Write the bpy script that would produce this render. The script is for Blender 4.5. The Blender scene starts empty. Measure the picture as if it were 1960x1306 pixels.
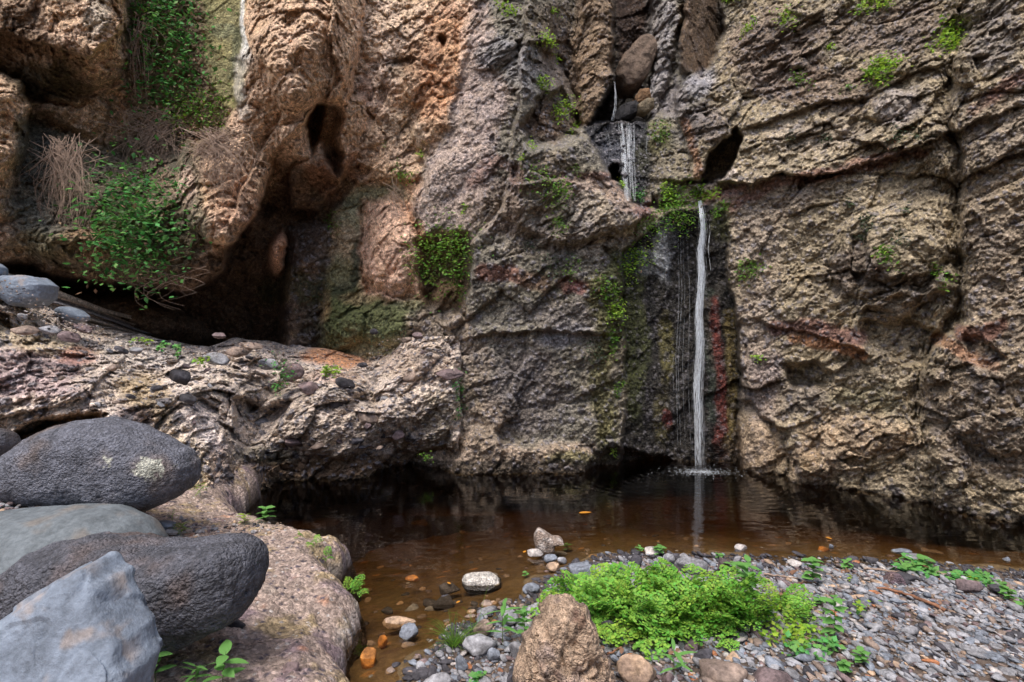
import bpy, math, random
import numpy as np
from mathutils import Vector, Matrix, Quaternion

random.seed(7)
rng = np.random.default_rng(11)
scn = bpy.context.scene
COL = scn.collection

# ------------------------------------------------------------------ camera, sky, sun, exposure
FPX = 1089.0                      # focal length in photo pixels (1960 wide)
CX, CY = 980.0, 653.0             # picture centre: the horizon is level
EYE = 1.5                         # camera height above the pool
cam_data = bpy.data.cameras.new("camera")
cam_data.sensor_width = 36.0
cam_data.lens = 36.0 * FPX / 1960.0
cam_data.clip_start = 0.05
cam_data.clip_end = 500.0
cam = bpy.data.objects.new("camera", cam_data)
cam.location = (0, 0, EYE)
cam.rotation_euler = (math.radians(90), 0, 0)
COL.objects.link(cam)
scn.camera = cam

SUN_ELEV, SUN_AZ = 64.0, 205.0    # degrees; azimuth clockwise from +Y (behind the camera, a little left)
world = bpy.data.worlds.new("World")
scn.world = world
world.use_nodes = True
nt = world.node_tree
nt.nodes.clear()
sky = nt.nodes.new("ShaderNodeTexSky")
sky.sky_type = 'NISHITA'
sky.sun_disc = False
sky.sun_elevation = math.radians(SUN_ELEV)
sky.sun_rotation = math.radians(SUN_AZ)
sky.air_density = 1.0
sky.dust_density = 4.0
sky.ozone_density = 1.0
bg = nt.nodes.new("ShaderNodeBackground")
bg.inputs["Strength"].default_value = 0.14
wo = nt.nodes.new("ShaderNodeOutputWorld")
nt.links.new(sky.outputs[0], bg.inputs[0])
nt.links.new(bg.outputs[0], wo.inputs[0])

sun_data = bpy.data.lights.new("sun", 'SUN')
sun_data.energy = 1.6
sun_data.angle = math.radians(28)
sun_data.color = (1.0, 0.96, 0.90)
sun = bpy.data.objects.new("sun", sun_data)
az, el = math.radians(SUN_AZ), math.radians(SUN_ELEV)
to_sun = Vector((math.sin(az) * math.cos(el), math.cos(az) * math.cos(el), math.sin(el)))
sun.rotation_euler = to_sun.to_track_quat('Z', 'Y').to_euler()
sun.location = (0, -4, 14)
COL.objects.link(sun)

vs = scn.view_settings
vs.view_transform = 'Standard'
vs.look = 'None'
vs.exposure = 0.68
vs.gamma = 1.0
vs.use_curve_mapping = False
scn.cycles.use_denoising = True
try:
    scn.cycles.denoiser = 'OPENIMAGEDENOISE'
except Exception:
    pass
scn.cycles.max_bounces = 6
scn.cycles.diffuse_bounces = 3
scn.cycles.glossy_bounces = 3
scn.cycles.transmission_bounces = 6
scn.cycles.transparent_max_bounces = 24
scn.cycles.caustics_reflective = False
scn.cycles.sample_clamp_indirect = 4.0

# ------------------------------------------------------------------ numpy helpers
F = np.float32
_g = np.random.default_rng(5).normal(size=(256, 3)).astype(F)
_g /= np.linalg.norm(_g, axis=1, keepdims=True)
_perm = np.random.default_rng(6).integers(0, 256, 1024).astype(np.int32)

def _h(ix, iy, iz):
    return _perm[(_perm[(_perm[ix & 255] + iy) & 255] + iz) & 255]

def _perlin(P):
    I = np.floor(P).astype(np.int32)
    f = (P - I).astype(F)
    w = f * f * f * (f * (f * 6 - 15) + 10)
    ix, iy, iz = I[:, 0], I[:, 1], I[:, 2]
    out = np.zeros(len(P), F)
    for dx in (0, 1):
        a = _perm[(ix + dx) & 255]
        wx = w[:, 0] if dx else 1 - w[:, 0]
        for dy in (0, 1):
            b = _perm[(a + iy + dy) & 255]
            wy = wx * (w[:, 1] if dy else 1 - w[:, 1])
            for dz in (0, 1):
                g = _g[_perm[(b + iz + dz) & 255]]
                wz = wy * (w[:, 2] if dz else 1 - w[:, 2])
                out += wz * (g[:, 0] * (f[:, 0] - dx) + g[:, 1] * (f[:, 1] - dy) + g[:, 2] * (f[:, 2] - dz))
    return out * 1.5

def noise(P, freq, seed=0):
    """gradient noise about -1..1; freq is a number or a triple"""
    Q = (np.asarray(P, F) * np.asarray(freq, F) + F(seed * 17.31)).astype(F)
    out = np.empty(len(Q), F)
    for i in range(0, len(Q), 65536):
        out[i:i + 65536] = _perlin(Q[i:i + 65536])
    return out

def fbm(P, freq, octaves=4, seed=0, gain=0.5, ridged=False):
    fr = np.asarray(freq, F)
    a, tot, out = 1.0, 0.0, 0
    for k in range(octaves):
        n = noise(P, fr * 2.03 ** k, seed + k * 3)
        if ridged:
            n = 1 - 2 * np.abs(n)
        out = out + a * n
        tot += a
        a *= gain
    return (out / tot).astype(F)

def facets(P, freq, seed, tilt=1.0, step=0.5, crack=0.15):
    """broken faces: every cell its own tilt and height, with a crack between cells; about -1..1"""
    Q = (np.asarray(P, F) * np.asarray(freq, F) + F(seed * 5.3)).astype(F)
    jit = np.random.default_rng(199 + seed).random((256, 3)).astype(F)
    out = np.empty(len(Q), F)
    for s in range(0, len(Q), 65536):
        q = Q[s:s + 65536]
        I = np.floor(q).astype(np.int32); f = q - I
        b1 = np.full(len(q), 9, F); b2 = b1.copy(); hh = np.zeros(len(q), np.int32); dv = np.zeros((len(q), 3), F)
        for dx in (-1, 0, 1):
            for dy in (-1, 0, 1):
                for dz in (-1, 0, 1):
                    h = _h(I[:, 0] + dx, I[:, 1] + dy, I[:, 2] + dz)
                    v = jit[h] + np.array([dx, dy, dz], F) - f
                    d = (v * v).sum(1)
                    m = d < b1
                    b2 = np.where(m, b1, np.minimum(b2, d))
                    hh = np.where(m, h, hh); dv = np.where(m[:, None], v, dv)
                    b1 = np.where(m, d, b1)
        e = np.sqrt(b2) - np.sqrt(b1)
        out[s:s + 65536] = tilt * (_g[hh] * dv).sum(1) + step * (hh / F(255) - 0.5) - crack * np.exp(-e / 0.06)
    return out

def worley(P, freq, seed=0):
    """distance to nearest and second nearest jittered point, and a random number of the cell"""
    Q = (np.asarray(P, F) * np.asarray(freq, F) + F(seed * 9.7)).astype(F)
    jit = np.random.default_rng(99 + seed).random((256, 3)).astype(F)
    F1 = np.empty(len(Q), F); F2 = np.empty(len(Q), F); R = np.empty(len(Q), F)
    for s in range(0, len(Q), 65536):
        q = Q[s:s + 65536]
        I = np.floor(q).astype(np.int32)
        f = q - I
        b1 = np.full(len(q), 9, F); b2 = b1.copy(); r = np.zeros(len(q), F)
        for dx in (-1, 0, 1):
            for dy in (-1, 0, 1):
                for dz in (-1, 0, 1):
                    h = _h(I[:, 0] + dx, I[:, 1] + dy, I[:, 2] + dz)
                    v = jit[h] + np.array([dx, dy, dz], F) - f
                    d = (v * v).sum(1)
                    m = d < b1
                    b2 = np.where(m, b1, np.minimum(b2, d))
                    r = np.where(m, h / F(255), r)
                    b1 = np.where(m, d, b1)
        F1[s:s + 65536] = np.sqrt(b1); F2[s:s + 65536] = np.sqrt(b2); R[s:s + 65536] = r
    return F1, F2, R

def sstep(a, b, x):
    t = np.clip((x - a) / (b - a), 0, 1)
    return t * t * (3 - 2 * t)

def seg_dist(px, py, pts, closed=False):
    """distance to a polyline; for a closed one also whether inside"""
    d = np.full(px.shape, 1e9, F)
    ins = np.zeros(px.shape, bool)
    n = len(pts)
    for i in range(n if closed else n - 1):
        x0, y0 = pts[i][:2]; x1, y1 = pts[(i + 1) % n][:2]
        ex, ey = x1 - x0, y1 - y0
        L = ex * ex + ey * ey + 1e-9
        t = np.clip(((px - x0) * ex + (py - y0) * ey) / L, 0, 1)
        d = np.minimum(d, (px - x0 - t * ex) ** 2 + (py - y0 - t * ey) ** 2)
        if closed and y0 != y1:
            c = ((y0 > py) != (y1 > py)) & (px < (x1 - x0) * (py - y0) / (y1 - y0) + x0)
            ins ^= c
    d = np.sqrt(d)
    return (np.where(ins, d, -d) if closed else d)

class Rbf:
    """thin plate spline through (x, y, value) points"""
    def __init__(self, pts, smooth=1e-4):
        p = np.array(pts, float)
        self.s = 1000.0
        self.xy = p[:, :2] / self.s
        n = len(p)
        K = self._k(self.xy, self.xy) + np.eye(n) * smooth
        Pm = np.c_[np.ones(n), self.xy]
        A = np.zeros((n + 3, n + 3)); A[:n, :n] = K; A[:n, n:] = Pm; A[n:, :n] = Pm.T
        sol = np.linalg.solve(A, np.r_[p[:, 2], 0, 0, 0])
        self.w, self.a = sol[:n], sol[n:]
    def _k(self, a, b):
        d2 = ((a[:, None, :] - b[None]) ** 2).sum(2) + 1e-12
        return 0.5 * d2 * np.log(d2)
    def __call__(self, x, y):
        out = np.empty(x.size)
        q = np.c_[np.ravel(x), np.ravel(y)] / self.s
        for i in range(0, len(q), 20000):
            c = q[i:i + 20000]
            out[i:i + 20000] = self._k(c, self.xy) @ self.w + self.a[0] + c @ self.a[1:]
        return out.reshape(np.shape(x)).astype(F)

def srgb(r, g, b):
    c = np.array([r, g, b], float) / 255
    return np.where(c <= 0.04045, c / 12.92, ((c + 0.055) / 1.055) ** 2.4).astype(F)

def ray(px, py, D):
    """the place at depth D metres in front of the camera that the survey pixel px, py shows"""
    px, py, D = np.broadcast_arrays(np.asarray(px, float), np.asarray(py, float), np.asarray(D, float))
    return np.stack([(px - CX) / FPX * D, D, EYE - (py - CY) / FPX * D], -1)

def at(px, py, D):
    return Vector(tuple(float(v) for v in ray(px, py, D)))

def level(px, py, z=0.0):
    """the place at height z that the survey pixel shows"""
    return at(px, py, (EYE - z) * FPX / (py - CY))

# ------------------------------------------------------------------ scene helpers
def link(o, parent=None):
    COL.objects.link(o)
    if parent is not None:
        o.parent = parent
    return o

def tag(o, label=None, cat=None, group=None, kind=None):
    if label: o["label"] = label
    if cat: o["category"] = cat
    if group: o["group"] = group
    if kind: o["kind"] = kind
    return o

def make_mesh(name, V, Fc, mat=None, col=None, rough=None, smooth=True):
    """V (n,3), Fc (m,3|4) or a list of faces"""
    me = bpy.data.meshes.new(name)
    V = np.asarray(V, F)
    if isinstance(Fc, np.ndarray):
        k = Fc.shape[1]
        me.vertices.add(len(V)); me.vertices.foreach_set("co", V.ravel())
        me.loops.add(Fc.size); me.loops.foreach_set("vertex_index", Fc.astype(np.int32).ravel())
        me.polygons.add(len(Fc))
        me.polygons.foreach_set("loop_start", np.arange(0, Fc.size, k, dtype=np.int32))
        me.polygons.foreach_set("loop_total", np.full(len(Fc), k, np.int32))
        me.update(calc_edges=True)
    else:
        me.from_pydata(V.tolist(), [], Fc)
    me.polygons.foreach_set("use_smooth", np.full(len(me.polygons), smooth, bool))
    if col is not None:
        a = me.color_attributes.new("Col", 'FLOAT_COLOR', 'POINT')
        c = np.ones((len(V), 4), F); c[:, :3] = col
        a.data.foreach_set("color", c.ravel())
    if rough is not None:
        a = me.attributes.new("Rough", 'FLOAT', 'POINT')
        a.data.foreach_set("value", np.asarray(rough, F))
    if mat is not None:
        me.materials.append(mat)
    return me

def obj(name, me, parent=None):
    return link(bpy.data.objects.new(name, me), parent)

def empty(name, loc=(0, 0, 0)):
    o = bpy.data.objects.new(name, None)
    o.location = loc
    o.empty_display_size = 0.1
    return link(o)

def grid_faces(r, c):
    i = np.arange(r * c).reshape(r, c)
    return np.stack([i[:-1, :-1].ravel(), i[1:, :-1].ravel(), i[1:, 1:].ravel(), i[:-1, 1:].ravel()], 1)

# ------------------------------------------------------------------ materials
def new_mat(name):
    m = bpy.data.materials.new(name)
    m.use_nodes = True
    n = m.node_tree.nodes
    n.clear()
    out = n.new("ShaderNodeOutputMaterial")
    return m, m.node_tree, out

def N(nt, typ, **kw):
    n = nt.nodes.new(typ)
    for k, v in kw.items():
        if k in n.inputs: n.inputs[k].default_value = v
        else: setattr(n, k, v)
    return n

def rock_material(name, grit=0.0, grit_scale=48.0, speck=0.5, scale=70.0, bump=0.5, use_rough=True, base=None, rough=0.85, spec=0.35, dist=0.006, tint=None, tint_scale=3.0, objcoord=False):
    """rock: its own colour (attribute or base), grain in two sizes, fine relief"""
    m, t, out = new_mat(name)
    b = N(t, "ShaderNodeBsdfPrincipled")
    if "Specular IOR Level" in b.inputs: b.inputs["Specular IOR Level"].default_value = spec
    t.links.new(b.outputs[0], out.inputs[0])
    if base is None:
        c = N(t, "ShaderNodeVertexColor"); c.layer_name = "Col"; csock = c.outputs[0]
    else:
        c = N(t, "ShaderNodeRGB"); c.outputs[0].default_value = (*[float(x) for x in base], 1); csock = c.outputs[0]
    if objcoord:
        co = N(t, "ShaderNodeTexCoord"); cs = co.outputs["Object"]
    else:
        co = N(t, "ShaderNodeNewGeometry"); cs = co.outputs["Position"]
    if tint is not None:
        n0 = N(t, "ShaderNodeTexNoise", Scale=tint_scale, Detail=5.0, Roughness=0.65); t.links.new(cs, n0.inputs["Vector"])
        rp = N(t, "ShaderNodeValToRGB"); rp.color_ramp.elements[0].position = 0.42; rp.color_ramp.elements[1].position = 0.62
        t.links.new(n0.outputs[0], rp.inputs[0])
        mx = N(t, "ShaderNodeMix", data_type='RGBA'); t.links.new(rp.outputs[0], mx.inputs[0]); t.links.new(csock, mx.inputs[6])
        mx.inputs[7].default_value = (*[float(x) for x in tint], 1); csock = mx.outputs[2]
    n1 = N(t, "ShaderNodeTexNoise", Scale=scale, Detail=4.0, Roughness=0.7); t.links.new(cs, n1.inputs["Vector"])
    n2 = N(t, "ShaderNodeTexNoise", Scale=scale * 0.22, Detail=5.0, Roughness=0.65); t.links.new(cs, n2.inputs["Vector"])
    add = N(t, "ShaderNodeMath", operation='ADD'); t.links.new(n1.outputs[0], add.inputs[0]); t.links.new(n2.outputs[0], add.inputs[1])
    mr = N(t, "ShaderNodeMapRange"); mr.inputs[1].default_value = 0.78; mr.inputs[2].default_value = 1.22
    mr.inputs[3].default_value = 1 - speck; mr.inputs[4].default_value = 1 + speck; t.links.new(add.outputs[0], mr.inputs[0])
    mul = N(t, "ShaderNodeVectorMath", operation='SCALE'); t.links.new(csock, mul.inputs[0]); t.links.new(mr.outputs[0], mul.inputs["Scale"])
    if grit > 0:      # small stones in the matrix, each with its own tone
        wn = N(t, "ShaderNodeTexNoise", Scale=grit_scale * 0.6, Detail=2.0); t.links.new(cs, wn.inputs["Vector"])
        wv_ = N(t, "ShaderNodeVectorMath", operation='SCALE'); wv_.inputs["Scale"].default_value = 0.02; t.links.new(wn.outputs["Color"], wv_.inputs[0])
        wa = N(t, "ShaderNodeVectorMath", operation='ADD'); t.links.new(cs, wa.inputs[0]); t.links.new(wv_.outputs[0], wa.inputs[1])
        vo = N(t, "ShaderNodeTexVoronoi", Scale=grit_scale); t.links.new(wa.outputs[0], vo.inputs["Vector"])
        sp = N(t, "ShaderNodeSeparateColor"); t.links.new(vo.outputs["Color"], sp.inputs[0])
        pw = N(t, "ShaderNodeMath", operation='POWER'); pw.inputs[1].default_value = 1.6; t.links.new(sp.outputs[0], pw.inputs[0])
        gr = N(t, "ShaderNodeMapRange"); gr.inputs[3].default_value = 1 - grit; gr.inputs[4].default_value = 1 + 1.6 * grit; t.links.new(pw.outputs[0], gr.inputs[0])
        mul2 = N(t, "ShaderNodeVectorMath", operation='SCALE'); t.links.new(mul.outputs[0], mul2.inputs[0]); t.links.new(gr.outputs[0], mul2.inputs["Scale"])
        mul = mul2
        vd_ = N(t, "ShaderNodeMath", operation='MULTIPLY_ADD'); vd_.inputs[1].default_value = -0.8; t.links.new(vo.outputs["Distance"], vd_.inputs[0]); t.links.new(add.outputs[0], vd_.inputs[2])
        add = vd_
    t.links.new(mul.outputs[0], b.inputs["Base Color"])
    if use_rough:
        r = N(t, "ShaderNodeAttribute", attribute_name="Rough"); t.links.new(r.outputs["Fac"], b.inputs["Roughness"])
    else:
        b.inputs["Roughness"].default_value = rough
    bp = N(t, "ShaderNodeBump", Strength=bump, Distance=dist); t.links.new(add.outputs[0], bp.inputs["Height"])
    t.links.new(bp.outputs[0], b.inputs["Normal"])
    return m

def leaf_material(name, colour, var=0.35, trans=0.3, rough=0.55):
    m, t, out = new_mat(name)
    b = N(t, "ShaderNodeBsdfPrincipled", Roughness=rough)
    b.inputs["Specular IOR Level"].default_value = 0.35
    tr = N(t, "ShaderNodeBsdfTranslucent")
    g = N(t, "ShaderNodeNewGeometry")
    c = N(t, "ShaderNodeRGB"); c.outputs[0].default_value = (*[float(x) for x in colour], 1)
    mr = N(t, "ShaderNodeMapRange"); mr.inputs[3].default_value = 1 - var; mr.inputs[4].default_value = 1 + var
    t.links.new(g.outputs["Random Per Island"], mr.inputs[0])
    mul = N(t, "ShaderNodeVectorMath", operation='SCALE'); t.links.new(c.outputs[0], mul.inputs[0]); t.links.new(mr.outputs[0], mul.inputs["Scale"])
    hs = N(t, "ShaderNodeHueSaturation"); t.links.new(mul.outputs[0], hs.inputs["Color"])
    m2 = N(t, "ShaderNodeMapRange"); m2.inputs[3].default_value = 0.465; m2.inputs[4].default_value = 0.52
    fr = N(t, "ShaderNodeMath", operation='MULTIPLY'); fr.inputs[1].default_value = 7.31; t.links.new(g.outputs["Random Per Island"], fr.inputs[0])
    fc = N(t, "ShaderNodeMath", operation='FRACT'); t.links.new(fr.outputs[0], fc.inputs[0]); t.links.new(fc.outputs[0], m2.inputs[0])
    t.links.new(m2.outputs[0], hs.inputs["Hue"])
    t.links.new(hs.outputs[0], b.inputs["Base Color"]); t.links.new(hs.outputs[0], tr.inputs["Color"])
    mx = N(t, "ShaderNodeMixShader"); mx.inputs[0].default_value = trans
    t.links.new(b.outputs[0], mx.inputs[1]); t.links.new(tr.outputs[0], mx.inputs[2]); t.links.new(mx.outputs[0], out.inputs[0])
    return m

def plain_material(name, colour, rough=0.8, speck=0.3, scale=40):
    return rock_material(name, speck=speck, scale=scale, bump=0.3, use_rough=False, base=colour, rough=rough, objcoord=True)

M_CLIFF = rock_material("cliff_rock", grit=0.34, grit_scale=42, speck=0.42, scale=75, bump=1.0, dist=0.018, spec=0.4)
M_LEDGE = rock_material("ledge_rock", grit=0.30, grit_scale=60, speck=0.4, scale=90, bump=0.9, dist=0.012)
M_GROUND = rock_material("ground_soil", speck=0.5, scale=110, bump=0.8, dist=0.008)
# ------------------------------------------------------------------ sheets of rock, surveyed as (px, py, depth)
class Sheet:
    def __init__(s, X, Y, pts, warp=1.0):
        s.shape = X.shape
        s.px, s.py = X.ravel().astype(F), Y.ravel().astype(F)
        s.inv = np.clip(Rbf([(a, b, 1.0 / c) for a, b, c in pts])(s.px, s.py), 0.02, 2.0)
        Q = np.stack([s.px, s.py, s.px * 0], 1)
        s.Q = Q
        s.wx = s.px + warp * (11 * fbm(Q, 1 / 70, 2, 1) + 7 * fbm(Q, 1 / 20, 3, 2))
        s.wy = s.py + warp * (11 * fbm(Q, 1 / 70, 2, 3) + 7 * fbm(Q, 1 / 20, 3, 4))
        s.n1 = fbm(Q, 1 / 45, 4, 8, 0.6)
        n = len(s.px)
        s.col = np.zeros((n, 3), F); s.rough = np.full(n, 0.9, F)
        s.w = {k: np.zeros(n, F) for k in ("tan", "cong", "flake", "smooth", "moss", "drip")}
    def _box(s, pts, m):
        p = np.array([q[:2] for q in pts])
        i = np.nonzero((s.px > p[:, 0].min() - m) & (s.px < p[:, 0].max() + m) & (s.py > p[:, 1].min() - m) & (s.py < p[:, 1].max() + m))[0]
        return i
    def sd(s, pts, m=60, closed=True):
        i = s._box(pts, m)
        return i, seg_dist(s.wx[i], s.wy[i], pts, closed)
    def patch(s, poly, ctrl, soft=5, rim=0.0, rimw=40):
        """a block of rock with its own depths in front of or behind what was there; its rim rounds away"""
        i, d = s.sd(poly, soft + 20)
        m = sstep(-soft, soft, d)
        if len(ctrl) < 3:
            v = np.full(len(i), 1.0 / ctrl[0][2], F)
        else:
            v = Rbf([(a, b, 1.0 / c) for a, b, c in ctrl])(s.px[i], s.py[i])
        D = 1 / np.clip(v, 0.03, 2) + rim * np.exp(-np.maximum(d, 0) / rimw)
        s.inv[i] = s.inv[i] * (1 - m) + m / D
    def push(s, poly, dd, soft=8):
        """push a region back by dd metres (negative: forward)"""
        i, d = s.sd(poly, soft + 20)
        s.inv[i] = 1 / (1 / s.inv[i] + dd * sstep(-soft, soft, d))
    def dome(s, cx, cy, rx, ry, dd, rot=0.0, p=2.0):
        c, n_ = math.cos(math.radians(rot)), math.sin(math.radians(rot))
        x, y = s.wx - cx, s.wy - cy
        r = np.sqrt(((x * c + y * n_) / rx) ** 2 + ((-x * n_ + y * c) / ry) ** 2)
        s.inv = (1 / (1 / s.inv - dd * np.clip(1 - r ** p, 0, 1) ** 0.7)).astype(F)
    def ridge(s, pts, dd, w):
        i, d = s.sd(pts, w * 4, False)
        s.inv[i] = 1 / (1 / s.inv[i] - dd * np.exp(-(d / w)))
    def fault(s, pts, dd, w):
        """rock on the left of the line (walking along it) stands dd proud, falling off over w pixels"""
        i, d = s.sd(pts, w * 4, False)
        sg = np.zeros(len(i), F); best = np.full(len(i), 1e9, F)
        for a, b in zip(pts[:-1], pts[1:]):
            ex, ey = b[0] - a[0], b[1] - a[1]
            L = ex * ex + ey * ey
            x, y = s.wx[i] - a[0], s.wy[i] - a[1]
            t = np.clip((x * ex + y * ey) / L, 0, 1)
            dd_ = (x - t * ex) ** 2 + (y - t * ey) ** 2
            cr = -(ex * y - ey * x) / math.sqrt(L)
            m = dd_ < best
            sg = np.where(m, cr, sg); best = np.where(m, dd_, best)
        side = sstep(-3, 3, sg)
        s.inv[i] = 1 / (1 / s.inv[i] - dd * side * np.exp(-d / w))
    def world(s):
        return ray(s.px, s.py, 1 / s.inv).astype(F)
    # ---- colour and kind of rock
    def paint(s, poly, c, op=1.0, soft=10, ragged=0.0, rough=None, **kind):
        i, d = s.sd(poly, soft + 60)
        m = sstep(-soft, soft, d + ragged * s.n1[i] * 60) * op
        s._mix(i, m, c, rough, kind)
    def blob(s, cx, cy, rx, ry, c, op=1.0, rot=0.0, ragged=0.6, rough=None, **kind):
        i = np.nonzero((abs(s.px - cx) < 2.2 * max(rx, ry)) & (abs(s.py - cy) < 2.2 * max(rx, ry)))[0]
        q, n_ = math.cos(math.radians(rot)), math.sin(math.radians(rot))
        x, y = s.wx[i] - cx, s.wy[i] - cy
        r = np.sqrt(((x * q + y * n_) / rx) ** 2 + ((-x * n_ + y * q) / ry) ** 2)
        s._mix(i, sstep(1.25, 0.6, r + ragged * s.n1[i]) * op, c, rough, kind)
    def band(s, pts, w, c, op=1.0, ragged=0.5, rough=None, **kind):
        i, d = s.sd(pts, w * 3 + 20, False)
        s._mix(i, sstep(1.2, 0.5, d / w + ragged * s.n1[i]) * op, c, rough, kind)
    def _mix(s, i, m, c, rough, kind):
        if c is not None:
            s.col[i] = s.col[i] * (1 - m[:, None]) + srgb(*c) * m[:, None]
        if rough is not None:
            s.rough[i] = s.rough[i] * (1 - m) + rough * m
        for k, v in kind.items():
            s.w[k][i] = s.w[k][i] * (1 - m) + v * m
    big = 0.0
    def relief(s):
        P = s.world()
        w = s.w
        rough_ = 1 - 0.8 * np.clip(w["smooth"], 0, 1)
        h = 0.11 * fbm(P, 1.1, 3, 21) + s.big * fbm(P, 2.7, 3, 24)
        rg = fbm(P, 2.6, 4, 22, 0.5, True)
        h += (0.028 * w["tan"] + 0.02 * w["cong"] + 0.02 * w["flake"] + 0.02 * w["moss"] + .005) * rg
        h += 0.050 * fbm(P, 4.0, 6, 60, 0.56) * rough_
        # faces broken along the dipping beds
        a_ = 0.62
        R_ = np.array([[math.cos(a_), 0, math.sin(a_)], [0.15, 1, 0], [-math.sin(a_), 0, math.cos(a_)]], F)
        B_ = P @ R_.T + 0.06 * np.stack([noise(P, 4, 61), noise(P, 4, 62), noise(P, 4, 63)], 1)
        h += (0.13 * w["flake"] + 0.12 * w["cong"] + 0.09 * w["tan"]) * facets(B_, (0.95, 0.95, 1.5), 7, 0.9, 0.5, 0.25)
        h += (0.11 * w["flake"] + 0.035 * w["cong"] + 0.04 * w["tan"]) * facets(B_, (2.2, 2.2, 4.5), 1)
        h += w["tan"] * (0.06 * facets(P + 0.08 * np.stack([noise(P, 5, 64), noise(P, 5, 65), noise(P, 5, 66)], 1), (3.2, 3.2, 2.4), 11) + 0.03 * facets(P, (8, 8, 7), 12))
        h += (0.060 * w["flake"] + 0.016 * w["cong"] + 0.014 * w["tan"]) * facets(B_, (5, 5, 12), 2)
        h += (0.026 * w["flake"] + 0.018 * w["cong"] + 0.024 * w["tan"] + 0.022 * w["moss"]) * facets(B_, (13, 13, 26), 3) 
        # bedded rock that breaks along tilted planes: saw-tooth ledges
        wp = fbm(P, 1.6, 3, 23)
        for nrm, fr, amp, sd_ in (((0.42, 0.1, 0.9), 3.1, 0.085, 30), ((0.75, 0.15, 0.65), 7.5, 0.04, 31), ((-0.3, 0.3, 0.9), 13.0, 0.02, 32)):
            q = (P @ np.array(nrm, F)) * fr + wp * 1.6 + 0.8 * noise(P, 2.3 * fr / 3, sd_)
            f = q - np.floor(q)
            saw = np.where(f < 0.15, f / 0.15, 1 - (f - 0.15) / 0.85)
            gate = sstep(-0.25, 0.35, noise(P, fr * 0.7, sd_ + 5))
            h += amp * (saw - 0.5) * gate * (0.45 * w["flake"] + 0.08 * w["cong"] + 0.03 * w["tan"])
        # pebbles in the matrix
        f1, f2, r = worley(P, 24.0, 4)
        peb = np.clip(1 - (f1 / (0.25 + 0.3 * r)) ** 2, 0, 1) ** 0.5 * (r > 0.45)
        h += (0.028 * w["cong"] + 0.010 * w["flake"] + 0.008 * w["tan"]) * peb
        f1b, f2b, r2 = worley(P, 9.0, 5)
        peb2 = np.clip(1 - (f1b / 0.42) ** 2, 0, 1) ** 0.5 * (r2 > 0.7)
        h += 0.035 * w["cong"] * peb2
        # pits
        f1c, _, r3 = worley(P * np.array([1, 1, .8], F), 11.0, 6)
        pit = np.clip(1 - (f1c / (0.2 + 0.35 * r3)), 0, 1) * (r3 > 0.5)
        h -= (0.075 * w["tan"] + 0.015 * w["cong"]) * pit
        f1d, _, r4 = worley(P, 46.0, 7)
        h += (0.012 * w["cong"] + 0.007 * w["flake"] + 0.006 * w["tan"] + .006 * w["moss"]) * np.clip(1 - (f1d / (0.3 + 0.3 * r4)) ** 2, 0, 1) ** .5 * (r4 > .3)
        h += 0.014 * fbm(P, 34, 2, 41, 0.7) * rough_
        dr = fbm(P, (9, 9, 0.9), 4, 42, 0.6)
        h += 0.05 * w["drip"] * dr
        s.h = h.astype(F)
        s.inv = (1 / (1 / s.inv - h)).astype(F)
        # under water the foot of the rock is hollowed out
        zw = P[:, 2]
        s.inv = (1 / (1 / s.inv + 0.9 * sstep(-0.03, -0.22, zw))).astype(F)
        # stains and lithology in patches, and pebbles of another stone
        v = 1 + 0.30 * fbm(P, 2.0, 4, 50, 0.6) + 0.34 * fbm(P, 8, 5, 51, 0.7) + 0.30 * fbm(P, 34, 2, 55, 0.8)
        v = v * (1 + w["drip"] * 1.1 * dr)
        grey = s.col.mean(1, keepdims=True)
        c = (s.col * 0.74 + grey * 0.26) * 1.22 * v[:, None]
        hue = fbm(P, 3.3, 4, 52, 0.6)
        c *= 1 + hue[:, None] * np.array([0.06, 0.01, -0.15], F)
        pm = ((peb > 0.2) & (r > 0.8)) | ((peb2 > 0.3) & (r2 > 0.85))
        g = srgb(120, 116, 120) * (0.6 + 0.9 * r[:, None])
        k = (pm * (0.7 * w["cong"] + 0.25 * w["flake"]))[:, None]
        c = c * (1 - k) + g * k
        zz_ = P[:, 2] + 0.03 * fbm(P, 5, 3, 66)
        wl = sstep(0.05, -0.02, zz_)[:, None]
        c = c * (1 - wl) + srgb(74, 62, 48) * v[:, None] * wl
        s.col = np.clip(c, 0.006, 0.9).astype(F)
    def D_at(s, px, py):
        """depth of the surface by bilinear look-up"""
        X = s.px.reshape(s.shape)[0]; Y = s.py.reshape(s.shape)[:, 0]
        I = s.inv.reshape(s.shape)
        j = int(np.clip(np.searchsorted(X, px) - 1, 0, len(X) - 2)); i = int(np.clip(np.searchsorted(Y, py) - 1, 0, len(Y) - 2))
        return 1.0 / float(I[i:i + 2, j:j + 2].max())

def axis(lo, a, b, hi, step, n_out):
    """dense between a and b, coarser outward"""
    def outer(d):
        k = np.arange(1, n_out + 1) / n_out
        return d * (0.35 * k + 0.65 * k ** 3)
    return np.r_[(a - outer(a - lo))[::-1], np.arange(a, b, step), b, b + outer(hi - b)]

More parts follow.
